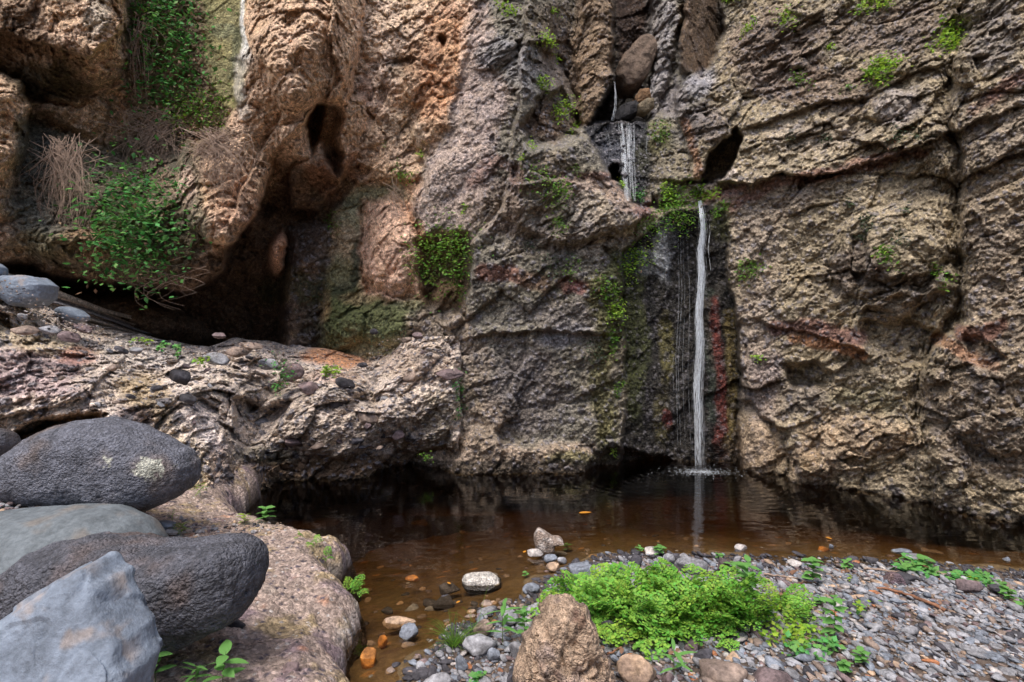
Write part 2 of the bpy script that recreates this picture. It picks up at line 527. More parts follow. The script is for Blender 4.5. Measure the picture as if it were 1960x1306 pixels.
# ================================================================== THE CLIFF
X, Y = np.meshgrid(axis(-2600, -30, 1990, 4600, 2.0, 120), axis(-1500, -20, 1030, 1700, 2.0, 70))
cl = Sheet(X, Y, [
    (1440, 905, 6.5), (1500, 915, 6.23), (1600, 930, 5.9), (1700, 948, 5.54), (1800, 965, 5.23), (1960, 992, 4.82), (2600, 1060, 3.8), (4200, 1200, 2.2),
    (1430, 600, 6.7), (1600, 600, 6.15), (1800, 600, 5.5), (1960, 600, 5.0), (2600, 600, 3.9), (4200, 600, 2.3),
    (1450, 330, 7.0), (1600, 300, 6.6), (1800, 300, 5.9), (1960, 300, 5.3), (2600, 300, 4.1),
    (1450, 0, 7.7), (1600, 0, 7.1), (1800, 0, 6.4), (1960, 0, 5.6), (2600, 0, 4.3), (4200, -200, 2.5),
    (1400, -700, 8.4), (1960, -700, 6.2), (2800, -800, 4.4), (1200, -1400, 8.8), (700, -1400, 8.2), (2400, -1400, 5.5),
    (820, 892, 6.8), (1000, 892, 6.75), (1190, 890, 6.75), (1300, 890, 6.9), (1000, 1030, 6.7), (1500, 1030, 6.2),
    (900, 600, 6.95), (1050, 600, 6.8), (1190, 600, 6.8), (1300, 600, 6.95),
    (900, 400, 7.15), (1050, 400, 6.95), (1200, 400, 7.0), (1330, 370, 7.3), (1240, 385, 7.5), (1130, 300, 7.25),
    (950, 200, 7.35), (1080, 200, 7.6), (1200, 200, 8.6), (1330, 180, 7.7),
    (1000, 0, 7.9), (1100, 0, 8.3), (1200, 0, 9.6), (1300, 0, 8.6), (1200, -600, 9.5),
    (700, 0, 7.9), (850, 0, 8.0), (700, 300, 7.7), (800, 300, 7.65), (750, 500, 7.5), (700, 650, 7.6), (830, 650, 7.2), (700, 900, 7.6), (800, -700, 8.0),
    (450, 600, 8.6), (300, 600, 8.5), (150, 550, 8.0), (0, 500, 7.4), (400, 900, 8.2), (0, 900, 6.5),
    (500, 200, 7.5), (300, 200, 7.3), (100, 200, 7.0), (-300, 200, 6.4), (-300, 700, 6.4), (-1000, 200, 5.2), (-1000, 800, 5.2), (-2500, 400, 3.4),
    (300, -700, 7.0), (-400, -800, 5.5), (-1500, -900, 4.0)])

# --- gully and upper fall
cl.patch([(1160, -300), (1262, -300), (1256, 100), (1245, 200), (1235, 245), (1125, 245), (1140, 205), (1165, 170)], [(1200, -300, 9.9), (1200, 0, 9.8), (1180, 200, 9.4), (1240, 100, 9.6)], 5)
cl.patch([(1232, -300), (1312, -300), (1306, 20), (1288, 110), (1268, 170), (1250, 250), (1232, 240), (1240, 140), (1244, 60)], [(1240, 100, 8.5), (1310, 0, 8.1), (1262, 240, 7.8), (1300, -300, 8.6)], 5, 0.18, 14)
cl.patch([(1098, -300), (1172, -300), (1174, 60), (1170, 130), (1176, 150), (1160, 185), (1132, 235), (1108, 245), (1100, 200), (1104, 100)], [(1100, 100, 8.1), (1170, 0, 7.9), (1130, 230, 7.6), (1140, -300, 8.3)], 4, 0.22, 14)
cl.patch([(1118, 240), (1175, 228), (1240, 232), (1248, 300), (1250, 392), (1205, 388), (1168, 352), (1148, 300)], [(1130, 245, 7.75), (1235, 240, 7.75), (1240, 385, 7.3), (1170, 340, 7.35)], 4, 0.0)
cl.push([(1163, 322), (1184, 320), (1186, 350), (1166, 350)], 0.5, 4)
cl.patch([(1236, 236), (1262, 216), (1300, 225), (1322, 290), (1338, 360), (1330, 385), (1262, 392), (1246, 370), (1243, 290)], [(1250, 240, 7.7), (1320, 250, 7.5), (1330, 380, 7.15), (1255, 385, 7.2)], 5, 0.1, 12)
# the slab with the dark slot behind it
cl.push([(1322, 350), (1345, 356), (1385, 340), (1412, 300), (1420, 262), (1404, 250), (1380, 275), (1345, 330)], 0.9, 5)
cl.patch([(1292, 150), (1318, 138), (1345, 150), (1378, 200), (1400, 262), (1372, 280), (1352, 318), (1338, 352), (1325, 350), (1312, 280), (1290, 215)], [(1300, 160, 7.5), (1390, 260, 7.1), (1335, 345, 7.0), (1310, 280, 7.25)], 4, 0.18, 14)
cl.patch([(1310, -300), (1388, -300), (1384, 30), (1372, 110), (1338, 150), (1310, 140), (1298, 120), (1312, 30)], [(1350, 0, 8.3), (1350, -300, 8.6), (1340, 130, 8.0)], 5, 0.0)
# --- grey central mass: tilted ridge, its right side falls away
cl.ridge([(1020, -60), (1010, 95), (985, 200), (955, 300), (930, 345), (905, 440)], 0.55, 60)
cl.push([(1035, -300), (1098, -300), (1102, 238), (1118, 248), (1096, 190), (1062, 95)], 0.45, 8)
cl.push([(985, 345), (1000, 275), (1060, 285), (1118, 262), (1150, 300), (1200, 388), (1255, 405), (1190, 440), (1080, 470), (990, 440)], -0.22, 12)
cl.push([(1000, 240), (1030, 190), (1070, 170), (1102, 220), (1108, 262), (1060, 275), (1010, 285)], 0.35, 8)
cl.push([(940, 310), (965, 290), (990, 320), (985, 350), (960, 345), (945, 400), (900, 420), (905, 370)], 0.18, 8)
cl.push([(905, 415), (960, 405), (985, 430), (960, 470), (920, 480)], 0.2, 8)
cl.push([(1040, 95), (1078, 110), (1105, 190), (1085, 210), (1060, 150)], 0.22, 7)
cl.fault([(1110, 270), (1060, 285), (1000, 275), (985, 330)], 0.18, 60)
cl.fault([(1255, 400), (1190, 400), (1120, 350), (1050, 340), (1000, 350)], 0.15, 60)
# left flank of the central mass against the tan wall
cl.patch([(935, -200), (930, 0), (888, 130), (862, 245), (805, 335), (792, 400), (812, 455), (905, 470), (960, 400), (985, 250), (1010, 0), (1010, -200)], [(930, 0, 7.75), (1000, 0, 7.7), (870, 240, 7.35), (975, 230, 7.1), (800, 370, 7.2), (900, 440, 7.0)], 5, 0.12, 25)
cl.fault([(975, 95), (1000, 85), (1060, 80)], 0.2, 25)
cl.fault([(935, 130), (985, 110)], 0.15, 18)
# --- lower fall notch, wet
cl.patch([(1192, 480), (1218, 455), (1250, 425), (1285, 400), (1345, 385), (1382, 398), (1392, 470), (1398, 560), (1412, 640), (1418, 760), (1412, 900), (1418, 1040), (1190, 1040), (1190, 890), (1196, 700)], [(1250, 430, 7.1), (1340, 392, 7.05), (1340, 600, 7.2), (1220, 700, 7.0), (1340, 890, 7.15), (1200, 890, 6.95), (1400, 850, 7.1)], 5, 0.0)
cl.ridge([(1262, 425), (1272, 500), (1276, 600)], 0.12, 12)
cl.ridge([(1340, 395), (1338, 470)], 0.08, 10)
cl.push([(1134, 874), (1160, 860), (1215, 862), (1250, 878), (1290, 884), (1300, 930), (1125, 930)], 0.2, 7)
# apron at the foot
cl.push([(862, 884), (885, 862), (905, 820), (960, 850), (1060, 850), (1120, 862), (1135, 880), (1130, 1040), (850, 1040)], -0.22, 12)
cl.fault([(880, 650), (960, 640), (1060, 632), (1140, 640)], 0.14, 30)
cl.push([(1045, 628), (1130, 622), (1140, 660), (1060, 668)], 0.05, 5)
# niche with the bush
cl.patch([(800, 470), (830, 450), (890, 450), (902, 480), (892, 540), (884, 600), (845, 615), (815, 590), (808, 540)], [(850, 520, 7.7)], 13)
cl.dome(858, 580, 36, 48, 0.45)
cl.dome(745, 480, 56, 100, 0.35)
cl.fault([(690, 400), (690, 500), (700, 560), (790, 575)], -0.15, 20)
cl.dome(640, 620, 60, 60, 0.3)
cl.dome(730, 620, 70, 40, 0.25)
# tan wall hollows and lumps
for x, y, rx, ry, d, ro in ((845, 80, 9, 14, -.25, 0), (700, 260, 40, 26, .12, 0), (780, 150, 60, 40, .14, 30), (720, 60, 50, 60, .12, 0), (820, 230, 30, 60, .12, 20), (760, 330, 50, 26, .12, 0), (770, 120, 22, 16, -.14, 0), (690, 330, 24, 14, -.16, 0), (735, 185, 12, 20, -.14, 0), (880, 60, 12, 60, -.08, 10), (860, 330, 60, 30, .1, -50)):
    cl.dome(x, y, rx, ry, d, ro)
# --- right wall
cl.fault([(1800, 262), (1700, 300), (1620, 322), (1560, 338), (1500, 330), (1440, 352), (1400, 350)][::-1], 0.36, 90)
cl.push([(1840, -200), (1832, 60), (1812, 200), (1838, 300), (1830, 450), (1842, 600), (1800, 660), (1762, 700), (1752, 800), (1790, 900), (1800, 1600), (4700, 1700), (4700, -1600), (1840, -1600)], -0.14, 12)
cl.ridge([(1834, 60), (1812, 200), (1836, 300), (1828, 450), (1840, 600), (1762, 700), (1752, 800)], -0.3, 12)
cl.push([(1790, 560), (1835, 560), (1840, 610), (1760, 690), (1735, 700), (1700, 690), (1660, 660), (1640, 640), (1660, 590), (1720, 610)], 0.26, 16)
cl.push([(1640, 560), (1680, 545), (1760, 560), (1820, 500), (1838, 560), (1800, 640), (1740, 610), (1700, 625), (1650, 612)], -0.16, 6)
cl.dome(1700, 480, 120, 90, 0.34, -20)
cl.push([(1500, 700), (1560, 690), (1600, 720), (1580, 745), (1520, 740)], 0.3, 8)
cl.push([(1630, 455), (1655, 450), (1665, 500), (1650, 545), (1630, 520)], 0.15, 6)
cl.dome(1560, 570, 80, 60, 0.14, 0)
cl.fault([(1470, 620), (1560, 640), (1650, 672)], 0.12, 30)
cl.dome(1448, 855, 38, 78, 0.22, -8)
cl.dome(1545, 905, 40, 50, 0.18, 0)
cl.push([(1412, 800), (1425, 770), (1480, 805), (1500, 830), (1512, 900), (1500, 925), (1408, 912)], 0.14, 6)
cl.fault([(1420, 770), (1500, 820), (1560, 800)], 0.12, 18)
cl.dome(1640, 850, 120, 60, 0.15, -15)
cl.dome(1900, 760, 90, 120, 0.14, 0)
cl.push([(1845, 640), (1900, 655), (1925, 690), (1880, 705), (1850, 680)], 0.16, 7)
cl.dome(1800, 900, 60, 60, 0.12)
cl.push([(1830, 840), (1880, 850), (1910, 885), (1860, 890)], 0.12, 7)
cl.push([(1445, 170), (1500, 165), (1530, 130), (1480, 120), (1440, 140)], 0.12, 7)
cl.dome(1700, 200, 50, 30, 0.2, -20)
cl.fault([(1820, 120), (1740, 140), (1660, 190), (1560, 200), (1450, 240)][::-1], 0.14, 50)
cl.fault([(1600, 20), (1520, 60), (1440, 120)][::-1], 0.14, 40)
cl.dome(1840, 130, 30, 40, 0.2, -30)
for k in range(14):      # upended plates beside the crease
    x0 = 1752 + 9 * (k % 7); y0 = 600 + 50 * (k // 7) + rng.random() * 20
    cl.ridge([(x0, y0 + 70), (x0 + 18, y0 + 20), (x0 + 40, y0 - 30)], 0.05, 4)
for k in range(9):
    x0 = 1760 + 9 * k
    cl.ridge([(x0, 230 + 5 * k), (x0 + 6, 300), (x0 - 12, 420)], 0.07, 4)
# --- left: hollow, tan buttress, tufa, hanging boulders
cl.patch([(560, 290), (620, 270), (690, 330), (640, 400), (625, 470), (600, 520), (560, 640), (540, 690), (200, 700), (60, 560), (150, 540), (300, 560), (430, 480), (480, 430), (505, 350)], [(300, 600, 8.6), (450, 600, 8.8), (560, 400, 8.0), (600, 350, 7.8)], 6)
cl.patch([(556, 440), (605, 420), (640, 440), (625, 520), (612, 600), (620, 700), (545, 700), (540, 600), (552, 520)], [(590, 450, 7.8), (580, 620, 7.9), (620, 550, 7.9)], 12, 0.1, 18)
cl.dome(533, 485, 18, 44, 1.3, 6)
cl.patch([(625, 190), (700, 180), (704, 230), (690, 300), (660, 345), (610, 400), (560, 400), (556, 330), (600, 290)], [(660, 200, 7.2), (690, 300, 7.4), (600, 380, 7.3), (570, 340, 6.9)], 5, 0.25, 16)
cl.patch([(250, -300), (470, -300), (470, 200), (455, 260), (340, 330), (250, 300), (236, 220), (248, 120)], [(300, 0, 7.3), (430, 0, 7.2), (430, 180, 7.1), (280, 280, 7.1)], 8)
cl.patch([(30, 215), (110, 235), (180, 275), (240, 300), (330, 250), (380, 260), (440, 380), (440, 470), (425, 520), (360, 560), (250, 545), (120, 540), (50, 505), (-300, 500), (-300, 300)], [(70, 250, 6.9), (120, 400, 6.5), (60, 480, 6.3), (240, 320, 7.0), (250, 450, 6.4), (340, 380, 6.6), (400, 500, 6.5), (200, 535, 6.7), (-300, 480, 5.4)], 8, 0.3, 26)
cl.dome(130, 470, 90, 40, 0.25, 12)
cl.dome(215, 610, 200, 50, 1.2, 10)
cl.patch([(452, -300), (700, -300), (692, 70), (676, 150), (668, 205), (640, 205), (606, 204), (592, 232), (590, 268), (600, 300), (560, 322), (524, 312), (512, 362), (486, 418), (444, 466), (392, 462), (352, 432), (336, 350), (352, 270), (420, 262), (450, 200), (462, 100)], [(560, 0, 6.5), (560, 160, 6.15), (570, 270, 6.75), (520, 300, 6.85), (490, 240, 6.6), (650, 0, 6.9), (480, 0, 6.75), (430, 270, 6.4), (430, 440, 6.0), (480, 390, 6.25), (655, 180, 6.8), (370, 330, 6.4)], 4, 0.38, 22)
cl.fault([(640, -60), (628, 60), (655, 150), (620, 205)], 0.3, 40)
cl.fault([(520, 300), (560, 260), (610, 200)], 0.18, 30)
cl.fault([(455, 400), (480, 330), (540, 215), (505, 130)], -0.2, 26)
cl.push([(598, 208), (612, 203), (640, 203), (650, 222), (646, 250), (640, 264), (656, 300), (646, 332), (626, 300), (612, 268), (594, 270), (586, 240)], 0.75, 11)
cl.push([(520, 318), (560, 300), (600, 330), (640, 345), (600, 400), (540, 420), (500, 400)], 0.35, 16)
cl.dome(600, 60, 40, 70, 0.2, 10)
cl.dome(520, 100, 50, 60, 0.15, 40)
cl.dome(560, 180, 40, 40, 0.2, 0)
cl.dome(430, 400, 40, 60, 0.08, 20)
cl.patch([(-600, -400), (246, -300), (240, 60), (246, 112), (216, 172), (150, 206), (60, 196), (0, 142), (-600, 60)], [(0, 0, 6.1), (220, 40, 6.2), (150, 190, 6.6), (60, 185, 6.5), (-600, 0, 4.6), (0, -300, 6.2), (240, -300, 6.6)], 4, 0.55, 42)
cl.fault([(0, 60), (90, 90), (160, 110), (240, 60)], 0.2, 60)
cl.patch([(-700, 90), (0, 138), (38, 160), (60, 215), (48, 300), (28, 360), (30, 405), (0, 428), (-700, 500)], [(0, 200, 5.9), (50, 230, 6.0), (0, 400, 5.9), (-700, 300, 4.4)], 4, 0.35, 20)
cl.dome(15, 290, 40, 26, 0.1)

# --- what each region is made of
TAN, TANP, GREY, RW, RED = (204, 164, 124), (216, 186, 156), (122, 114, 98), (158, 140, 108), (134, 78, 68)
MOSS, DMOSS, OCH, WET, LAV, ORG = (104, 110, 50), (78, 86, 40), (150, 116, 66), (34, 33, 34), (172, 148, 134), (176, 104, 56)
cl.col[:] = srgb(*RW)
cl.w["cong"][:] = 0.9; cl.w["flake"][:] = 0.22
big = 3000
cl.paint([(-big, -big), (935, -big), (930, 0), (888, 130), (862, 245), (805, 335), (792, 400), (812, 455), (890, 460), (880, 900), (900, big), (-big, big)], TAN, tan=1.0, cong=0.0, flake=0.15)
cl.paint([(935, -900), (1400, -900), (1400, 0), (1300, 390), (1190, 420), (1190, big), (880, big), (880, 560), (905, 470), (812, 455), (792, 400), (805, 335), (862, 245), (888, 130), (930, 0)], GREY, cong=1.0, flake=0.1, tan=0.0)
cl.paint([(1400, 360), (1480, 340), (1600, 345), (1500, 430), (1480, 600), (1500, 800), (1400, 780)], (158, 138, 118), 0.7, 25, cong=1.1, flake=0.1)
cl.paint([(1845, 200), (1960, 160), (3400, 100), (3400, 1100), (1800, 900), (1760, 760), (1850, 620)], (150, 130, 106), 0.8, 20, cong=1.0, flake=0.2)
# tan wall mottling
cl.blob(745, 60, 70, 90, TANP, 0.6); cl.blob(720, 160, 40, 60, (208, 178, 158), 0.6); cl.blob(860, 110, 60, 110, (190, 134, 86), 0.7)
cl.blob(700, 170, 14, 30, (160, 108, 72), 0.5); cl.blob(775, 260, 50, 60, (172, 148, 122), 0.7); cl.blob(830, 190, 40, 50, (196, 138, 88), 0.7)
cl.blob(770, 130, 30, 20, (128, 112, 90), 0.6); cl.blob(905, 60, 22, 120, (206, 172, 146), 0.8, 8, smooth=0.4)
cl.blob(735, 290, 90, 26, (188, 152, 120), 0.6); cl.blob(800, 110, 30, 40, (158, 112, 72), .6)
cl.paint([(790, 400), (812, 455), (905, 470), (925, 400), (940, 330), (960, 240), (985, 180), (940, 120), (935, -200), (888, 130), (862, 245), (805, 335)], LAV, 0.85, 12, 0.25, cong=0.6, smooth=0.4)
cl.paint([(775, 330), (800, 345), (792, 420), (830, 470), (800, 560), (770, 500), (760, 400)], (212, 150, 100), 0.7, 12, 0.3)
cl.paint([(600, 345), (640, 330), (700, 350), (760, 345), (790, 380), (690, 390), (690, 560), (800, 575), (820, 600), (860, 640), (780, 690), (580, 700), (610, 560), (625, 450)], (140, 138, 96), 0.9, 12, 0.5, moss=0.6, tan=0.5)
cl.blob(660, 385, 60, 20, (96, 98, 66), .8); cl.blob(640, 470, 60, 50, (186, 158, 124), 0.6); cl.blob(650, 560, 40, 60, DMOSS, 0.85, moss=1)
cl.band([(690, 460), (680, 520), (650, 560), (640, 640)], 16, (58, 64, 46), 0.9); cl.blob(720, 610, 80, 45, DMOSS, 0.9, moss=1); cl.blob(640, 620, 70, 60, DMOSS, 0.85, moss=1)
cl.blob(615, 580, 20, 40, OCH, 0.7); cl.blob(700, 570, 50, 14, (170, 140, 90), .5); cl.blob(640, 520, 30, 30, (150, 146, 100), .6)
cl.paint([(700, 385), (760, 375), (800, 470), (808, 560), (740, 575), (698, 560), (688, 470)], (212, 166, 132), 0.95, 10, 0.2, tan=0.7, smooth=0.3, moss=0)
cl.paint([(800, 460), (900, 450), (890, 600), (850, 640), (812, 600)], (120, 92, 58), 0.9, 12, 0.2, smooth=0.4)
cl.blob(845, 620, 50, 40, (120, 98, 70), .7)
# lichen, stains and red beds on the centre
cl.blob(1020, 130, 60, 50, (148, 144, 146), 0.65, 30); cl.blob(950, 100, 40, 26, (140, 138, 142), 0.7, -30); cl.blob(930, 180, 30, 60, (150, 132, 126), 0.5)
cl.blob(1060, 60, 50, 60, (118, 98, 74), 0.6); cl.blob(1055, 230, 60, 40, (104, 70, 44), 0.7)
cl.band([(905, 345), (950, 310), (985, 325), (990, 400), (975, 440)], 16, (112, 60, 50), 0.5); cl.blob(960, 390, 40, 60, (116, 86, 74), .5)
cl.band([(1090, 350), (1150, 345), (1190, 390), (1235, 400)], 20, (134, 80, 74), 0.75); cl.blob(1050, 330, 60, 40, (122, 102, 80), .6)
cl.blob(1150, 400, 70, 60, (176, 156, 132), 0.65, 30); cl.blob(1000, 420, 90, 60, (160, 142, 122), 0.6); cl.blob(1080, 460, 120, 30, (150, 134, 118), .6)
cl.band([(925, 520), (985, 530), (1040, 545)], 18, (150, 72, 50), 0.5); cl.band([(1075, 545), (1120, 550)], 14, (158, 88, 84), 0.7)
cl.blob(1090, 640, 60, 22, (156, 152, 156), 0.8, -10); cl.blob(960, 650, 80, 14, (148, 134, 116), .6); cl.blob(1000, 740, 90, 90, (110, 98, 94), .7)
cl.blob(1080, 600, 90, 30, (124, 112, 104), .6); cl.blob(915, 700, 30, 60, (150, 130, 110), .6); cl.blob(1155, 700, 40, 120, (150, 136, 112), 0.6)
cl.paint([(770, 610), (830, 590), (905, 600), (900, 960), (770, 960)], (150, 132, 112), 0.95, 12, 0.3, cong=1.0, tan=0.0)
cl.paint([(800, 860), (900, 830), (1000, 850), (1140, 855), (1190, 880), (1190, 920), (790, 920)], (172, 146, 118), 0.85, 14, 0.4)
cl.blob(930, 800, 40, 40, (164, 138, 110), .6); cl.band([(1140, 540), (1160, 640), (1150, 720), (1165, 880)], 22, (118, 112, 56), 0.75, moss=.6)
cl.blob(1180, 560, 26, 90, (90, 94, 40), 0.8, moss=1); cl.blob(1100, 880, 60, 14, (130, 124, 66), .7)
cl.blob(1040, 540, 50, 30, (104, 96, 66), .5); cl.blob(1080, 130, 60, 70, (122, 100, 84), .6)
# gully
cl.paint([(1098, -300), (1172, -300), (1174, 150), (1132, 240), (1100, 240)], (142, 112, 78), 0.8, 8, 0.2, flake=0.7, cong=0.2, smooth=.3)
cl.paint([(1168, -300), (1242, -300), (1240, 90), (1180, 120)], (84, 62, 52), 0.9, 8, smooth=0.6, cong=0.2)
cl.paint([(1125, 250), (1180, 120), (1240, 160), (1240, 245)], (38, 34, 33), 0.9, 8, smooth=0.5, rough=0.4)
cl.paint([(1240, -300), (1312, -300), (1290, 110), (1250, 210), (1238, 160)], (158, 150, 148), 0.8, 8, 0.3, flake=0.5)
cl.paint([(1312, -300), (1390, -300), (1372, 110), (1330, 150), (1300, 120)], (112, 86, 60), 0.9, 8, smooth=0.4, flake=0.1, cong=0.3)
cl.blob(1335, 160, 40, 24, (160, 156, 162), 0.7, -30); cl.blob(1290, 190, 30, 40, (140, 130, 130), .7); cl.blob(1350, 240, 40, 50, (104, 92, 90), 0.7)
cl.band([(1312, 240), (1330, 300), (1345, 350)], 10, (150, 104, 68), 0.8, smooth=.5)
cl.blob(1270, 320, 50, 60, (132, 118, 90), 0.7); cl.blob(1262, 260, 26, 40, (110, 104, 50), .7); cl.band([(1330, 362), (1370, 345), (1400, 330)], 10, (176, 160, 146), .8)
cl.paint([(1118, 240), (1240, 232), (1246, 320), (1232, 392), (1205, 388), (1148, 300)], (44, 44, 50), 0.97, 6, 0.15, rough=0.2, cong=1.0, flake=0)
cl.blob(1170, 290, 26, 30, (78, 80, 90), .6); cl.blob(1228, 300, 14, 34, (60, 58, 30), .7)
# lower fall face: black wet stone, moss left, rust right
cl.paint([(1192, 480), (1250, 425), (1345, 385), (1385, 398), (1398, 560), (1416, 650), (1420, 900), (1190, 900), (1196, 700)], (28, 26, 25), 0.97, 7, 0.15, rough=0.2, cong=0.45, flake=0.1, drip=1.0)
cl.blob(1215, 640, 26, 170, (66, 70, 24), 0.8, moss=.5); cl.blob(1275, 660, 18, 70, (86, 78, 26), 0.8); cl.blob(1272, 480, 22, 56, (160, 164, 172), 0.75, rough=0.3); cl.blob(1225, 500, 30, 30, (110, 112, 118), .7)
cl.blob(1270, 800, 16, 60, (80, 72, 30), .7); cl.blob(1295, 450, 20, 40, (30, 30, 32), .8)
cl.band([(1360, 580), (1368, 660), (1380, 760), (1384, 870)], 15, (112, 40, 26), 0.75); cl.band([(1395, 600), (1402, 760), (1400, 850)], 11, (110, 92, 36), 0.85)
cl.band([(1352, 560), (1360, 700), (1362, 800)], 9, (54, 62, 50), .8); cl.blob(1280, 800, 10, 18, (104, 34, 30), .9); cl.blob(1375, 430, 20, 40, (86, 84, 40), .7)
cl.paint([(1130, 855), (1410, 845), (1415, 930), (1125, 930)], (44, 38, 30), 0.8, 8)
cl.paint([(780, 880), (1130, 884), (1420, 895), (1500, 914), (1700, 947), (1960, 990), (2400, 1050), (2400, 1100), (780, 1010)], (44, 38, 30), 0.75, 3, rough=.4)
# right wall
cl.band([(1400, 390), (1440, 375), (1500, 345), (1580, 335), (1640, 318), (1700, 300), (1760, 292)], 14, RED, 0.6, 1.1); cl.band([(1350, 380), (1420, 360)], 12, (168, 116, 108), .7)
cl.band([(1860, 215), (1900, 180), (1960, 150), (2100, 90)], 14, (132, 84, 74), 0.7)
cl.band([(1485, 625), (1560, 628), (1640, 650)], 20, (120, 70, 66), 0.75); cl.band([(1520, 648), (1600, 660), (1650, 680)], 12, (190, 126, 70), 0.8); cl.band([(1840, 635), (1880, 640), (1920, 620)], 16, (134, 76, 60), .7)
cl.band([(1800, 650), (1850, 680), (1900, 700)], 14, (176, 112, 60), .6)
cl.blob(1700, 60, 160, 60, (124, 104, 92), 0.7); cl.blob(1480, 110, 90, 90, (118, 96, 86), 0.7); cl.blob(1600, 170, 100, 50, (120, 96, 84), .6)
cl.blob(1720, 200, 50, 40, (158, 146, 140), 0.7); cl.blob(1560, 260, 100, 34, (164, 146, 124), 0.6); cl.blob(1900, 60, 60, 80, (134, 124, 116), .6)
cl.blob(1640, 520, 60, 50, (116, 100, 96), .6); cl.blob(1730, 560, 80, 50, (124, 104, 82), 0.6); cl.blob(1530, 760, 50, 30, (124, 112, 104), .6); cl.blob(1660, 770, 70, 40, (138, 130, 92), 0.6)
cl.blob(1460, 730, 40, 80, (152, 132, 124), 0.7, smooth=0.3); cl.blob(1450, 860, 50, 60, (164, 134, 100), .7, smooth=0.6, flake=0, cong=.2); cl.blob(1550, 900, 50, 40, (156, 128, 96), .6, smooth=.5, cong=.2)
cl.blob(1640, 840, 120, 60, (172, 142, 110), .6); cl.blob(1880, 300, 90, 110, (156, 138, 112), .5); cl.blob(1900, 800, 90, 120, (150, 132, 112), .5); cl.blob(1740, 900, 90, 30, (168, 148, 112), .6)
for c_ in ((1600, 275, 160, 50, -12), (1520, 90, 110, 60, -30), (1760, 170, 70, 70, -30), (1880, 80, 80, 90, -30), (1590, 540, 90, 60, -10), (1740, 500, 110, 80, -20), (1640, 870, 190, 75, -25), (1800, 800, 60, 150, 20), (1790, 330, 50, 120, -20), (1660, 730, 120, 50, -15), (1080, 430, 130, 50, 10), (1240, 80, 60, 120, 20), (1340, 220, 50, 80, 10), (980, 120, 60, 60, -30)):
    cl.blob(*c_[:4], None, 1.0, c_[4], 0.7, flake=0.95, cong=0.35)
# left side
cl.paint([(250, -300), (400, -300), (400, 150), (455, 260), (340, 330), (240, 300), (246, 120)], (104, 84, 54), 0.8, 10, 0.3, moss=0.8, tan=0.3)
cl.paint([(386, -300), (462, -300), (468, 190), (445, 215), (405, 170), (388, 80)], (142, 134, 76), 0.95, 6, 0.15, smooth=1.0, tan=0.05)
cl.blob(425, 60, 30, 14, (120, 122, 84), .7); cl.band([(455, 60), (452, 120), (440, 150)], 8, (96, 100, 66), .7)
cl.band([(462, -100), (464, 60), (470, 110)], 6, (226, 222, 214), 0.95, 0.8); cl.band([(470, 110), (455, 150), (468, 220)], 14, (190, 180, 166), 0.7, 1.0)
cl.paint([(30, 215), (180, 275), (330, 250), (380, 300), (400, 470), (330, 560), (60, 510), (30, 430)], (112, 104, 80), 0.85, 12, 0.4, moss=0.5, flake=.3, tan=0.5)
cl.blob(70, 300, 40, 80, (92, 92, 82), .8); cl.blob(60, 410, 60, 50, (96, 98, 88), .7); cl.blob(170, 470, 60, 30, (172, 124, 80), .7); cl.blob(80, 470, 80, 24, (120, 110, 70), .6)
cl.blob(355, 360, 22, 40, (202, 166, 140), 0.8, moss=0); cl.blob(300, 340, 30, 60, (150, 120, 92), .6)
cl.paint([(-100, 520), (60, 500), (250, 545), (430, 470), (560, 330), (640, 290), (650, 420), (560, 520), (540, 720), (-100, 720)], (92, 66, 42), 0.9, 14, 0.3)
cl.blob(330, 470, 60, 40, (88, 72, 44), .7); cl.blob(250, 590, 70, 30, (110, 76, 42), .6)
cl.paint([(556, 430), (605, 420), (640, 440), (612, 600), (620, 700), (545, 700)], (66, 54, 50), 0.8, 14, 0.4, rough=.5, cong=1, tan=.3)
cl.band([(520, 560), (560, 540), (600, 560)], 34, (70, 70, 34), .7); cl.blob(533, 485, 18, 46, (196, 142, 104), 1.0, 6, 0.2)
cl.blob(60, 120, 120, 60, (110, 82, 52), 0.75, 20); cl.blob(80, 160, 80, 40, (74, 64, 36), .8); cl.blob(190, 30, 26, 50, (170, 158, 136), .7); cl.blob(30, 40, 50, 60, (104, 78, 50), .7)
cl.blob(455, 380, 50, 60, (176, 128, 96), .5); cl.blob(640, 340, 60, 50, (146, 98, 62), .7)
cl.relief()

def build_sheet(name, s, mat, extra=None):
    V = s.world(); Fc = grid_faces(*s.shape)
    return make_mesh(name, V, Fc, mat, s.col, s.rough)
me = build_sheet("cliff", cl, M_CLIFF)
tag(obj("cliff", me), kind="structure", label="towering tan and grey rock cliff that closes the canyon behind the pool")

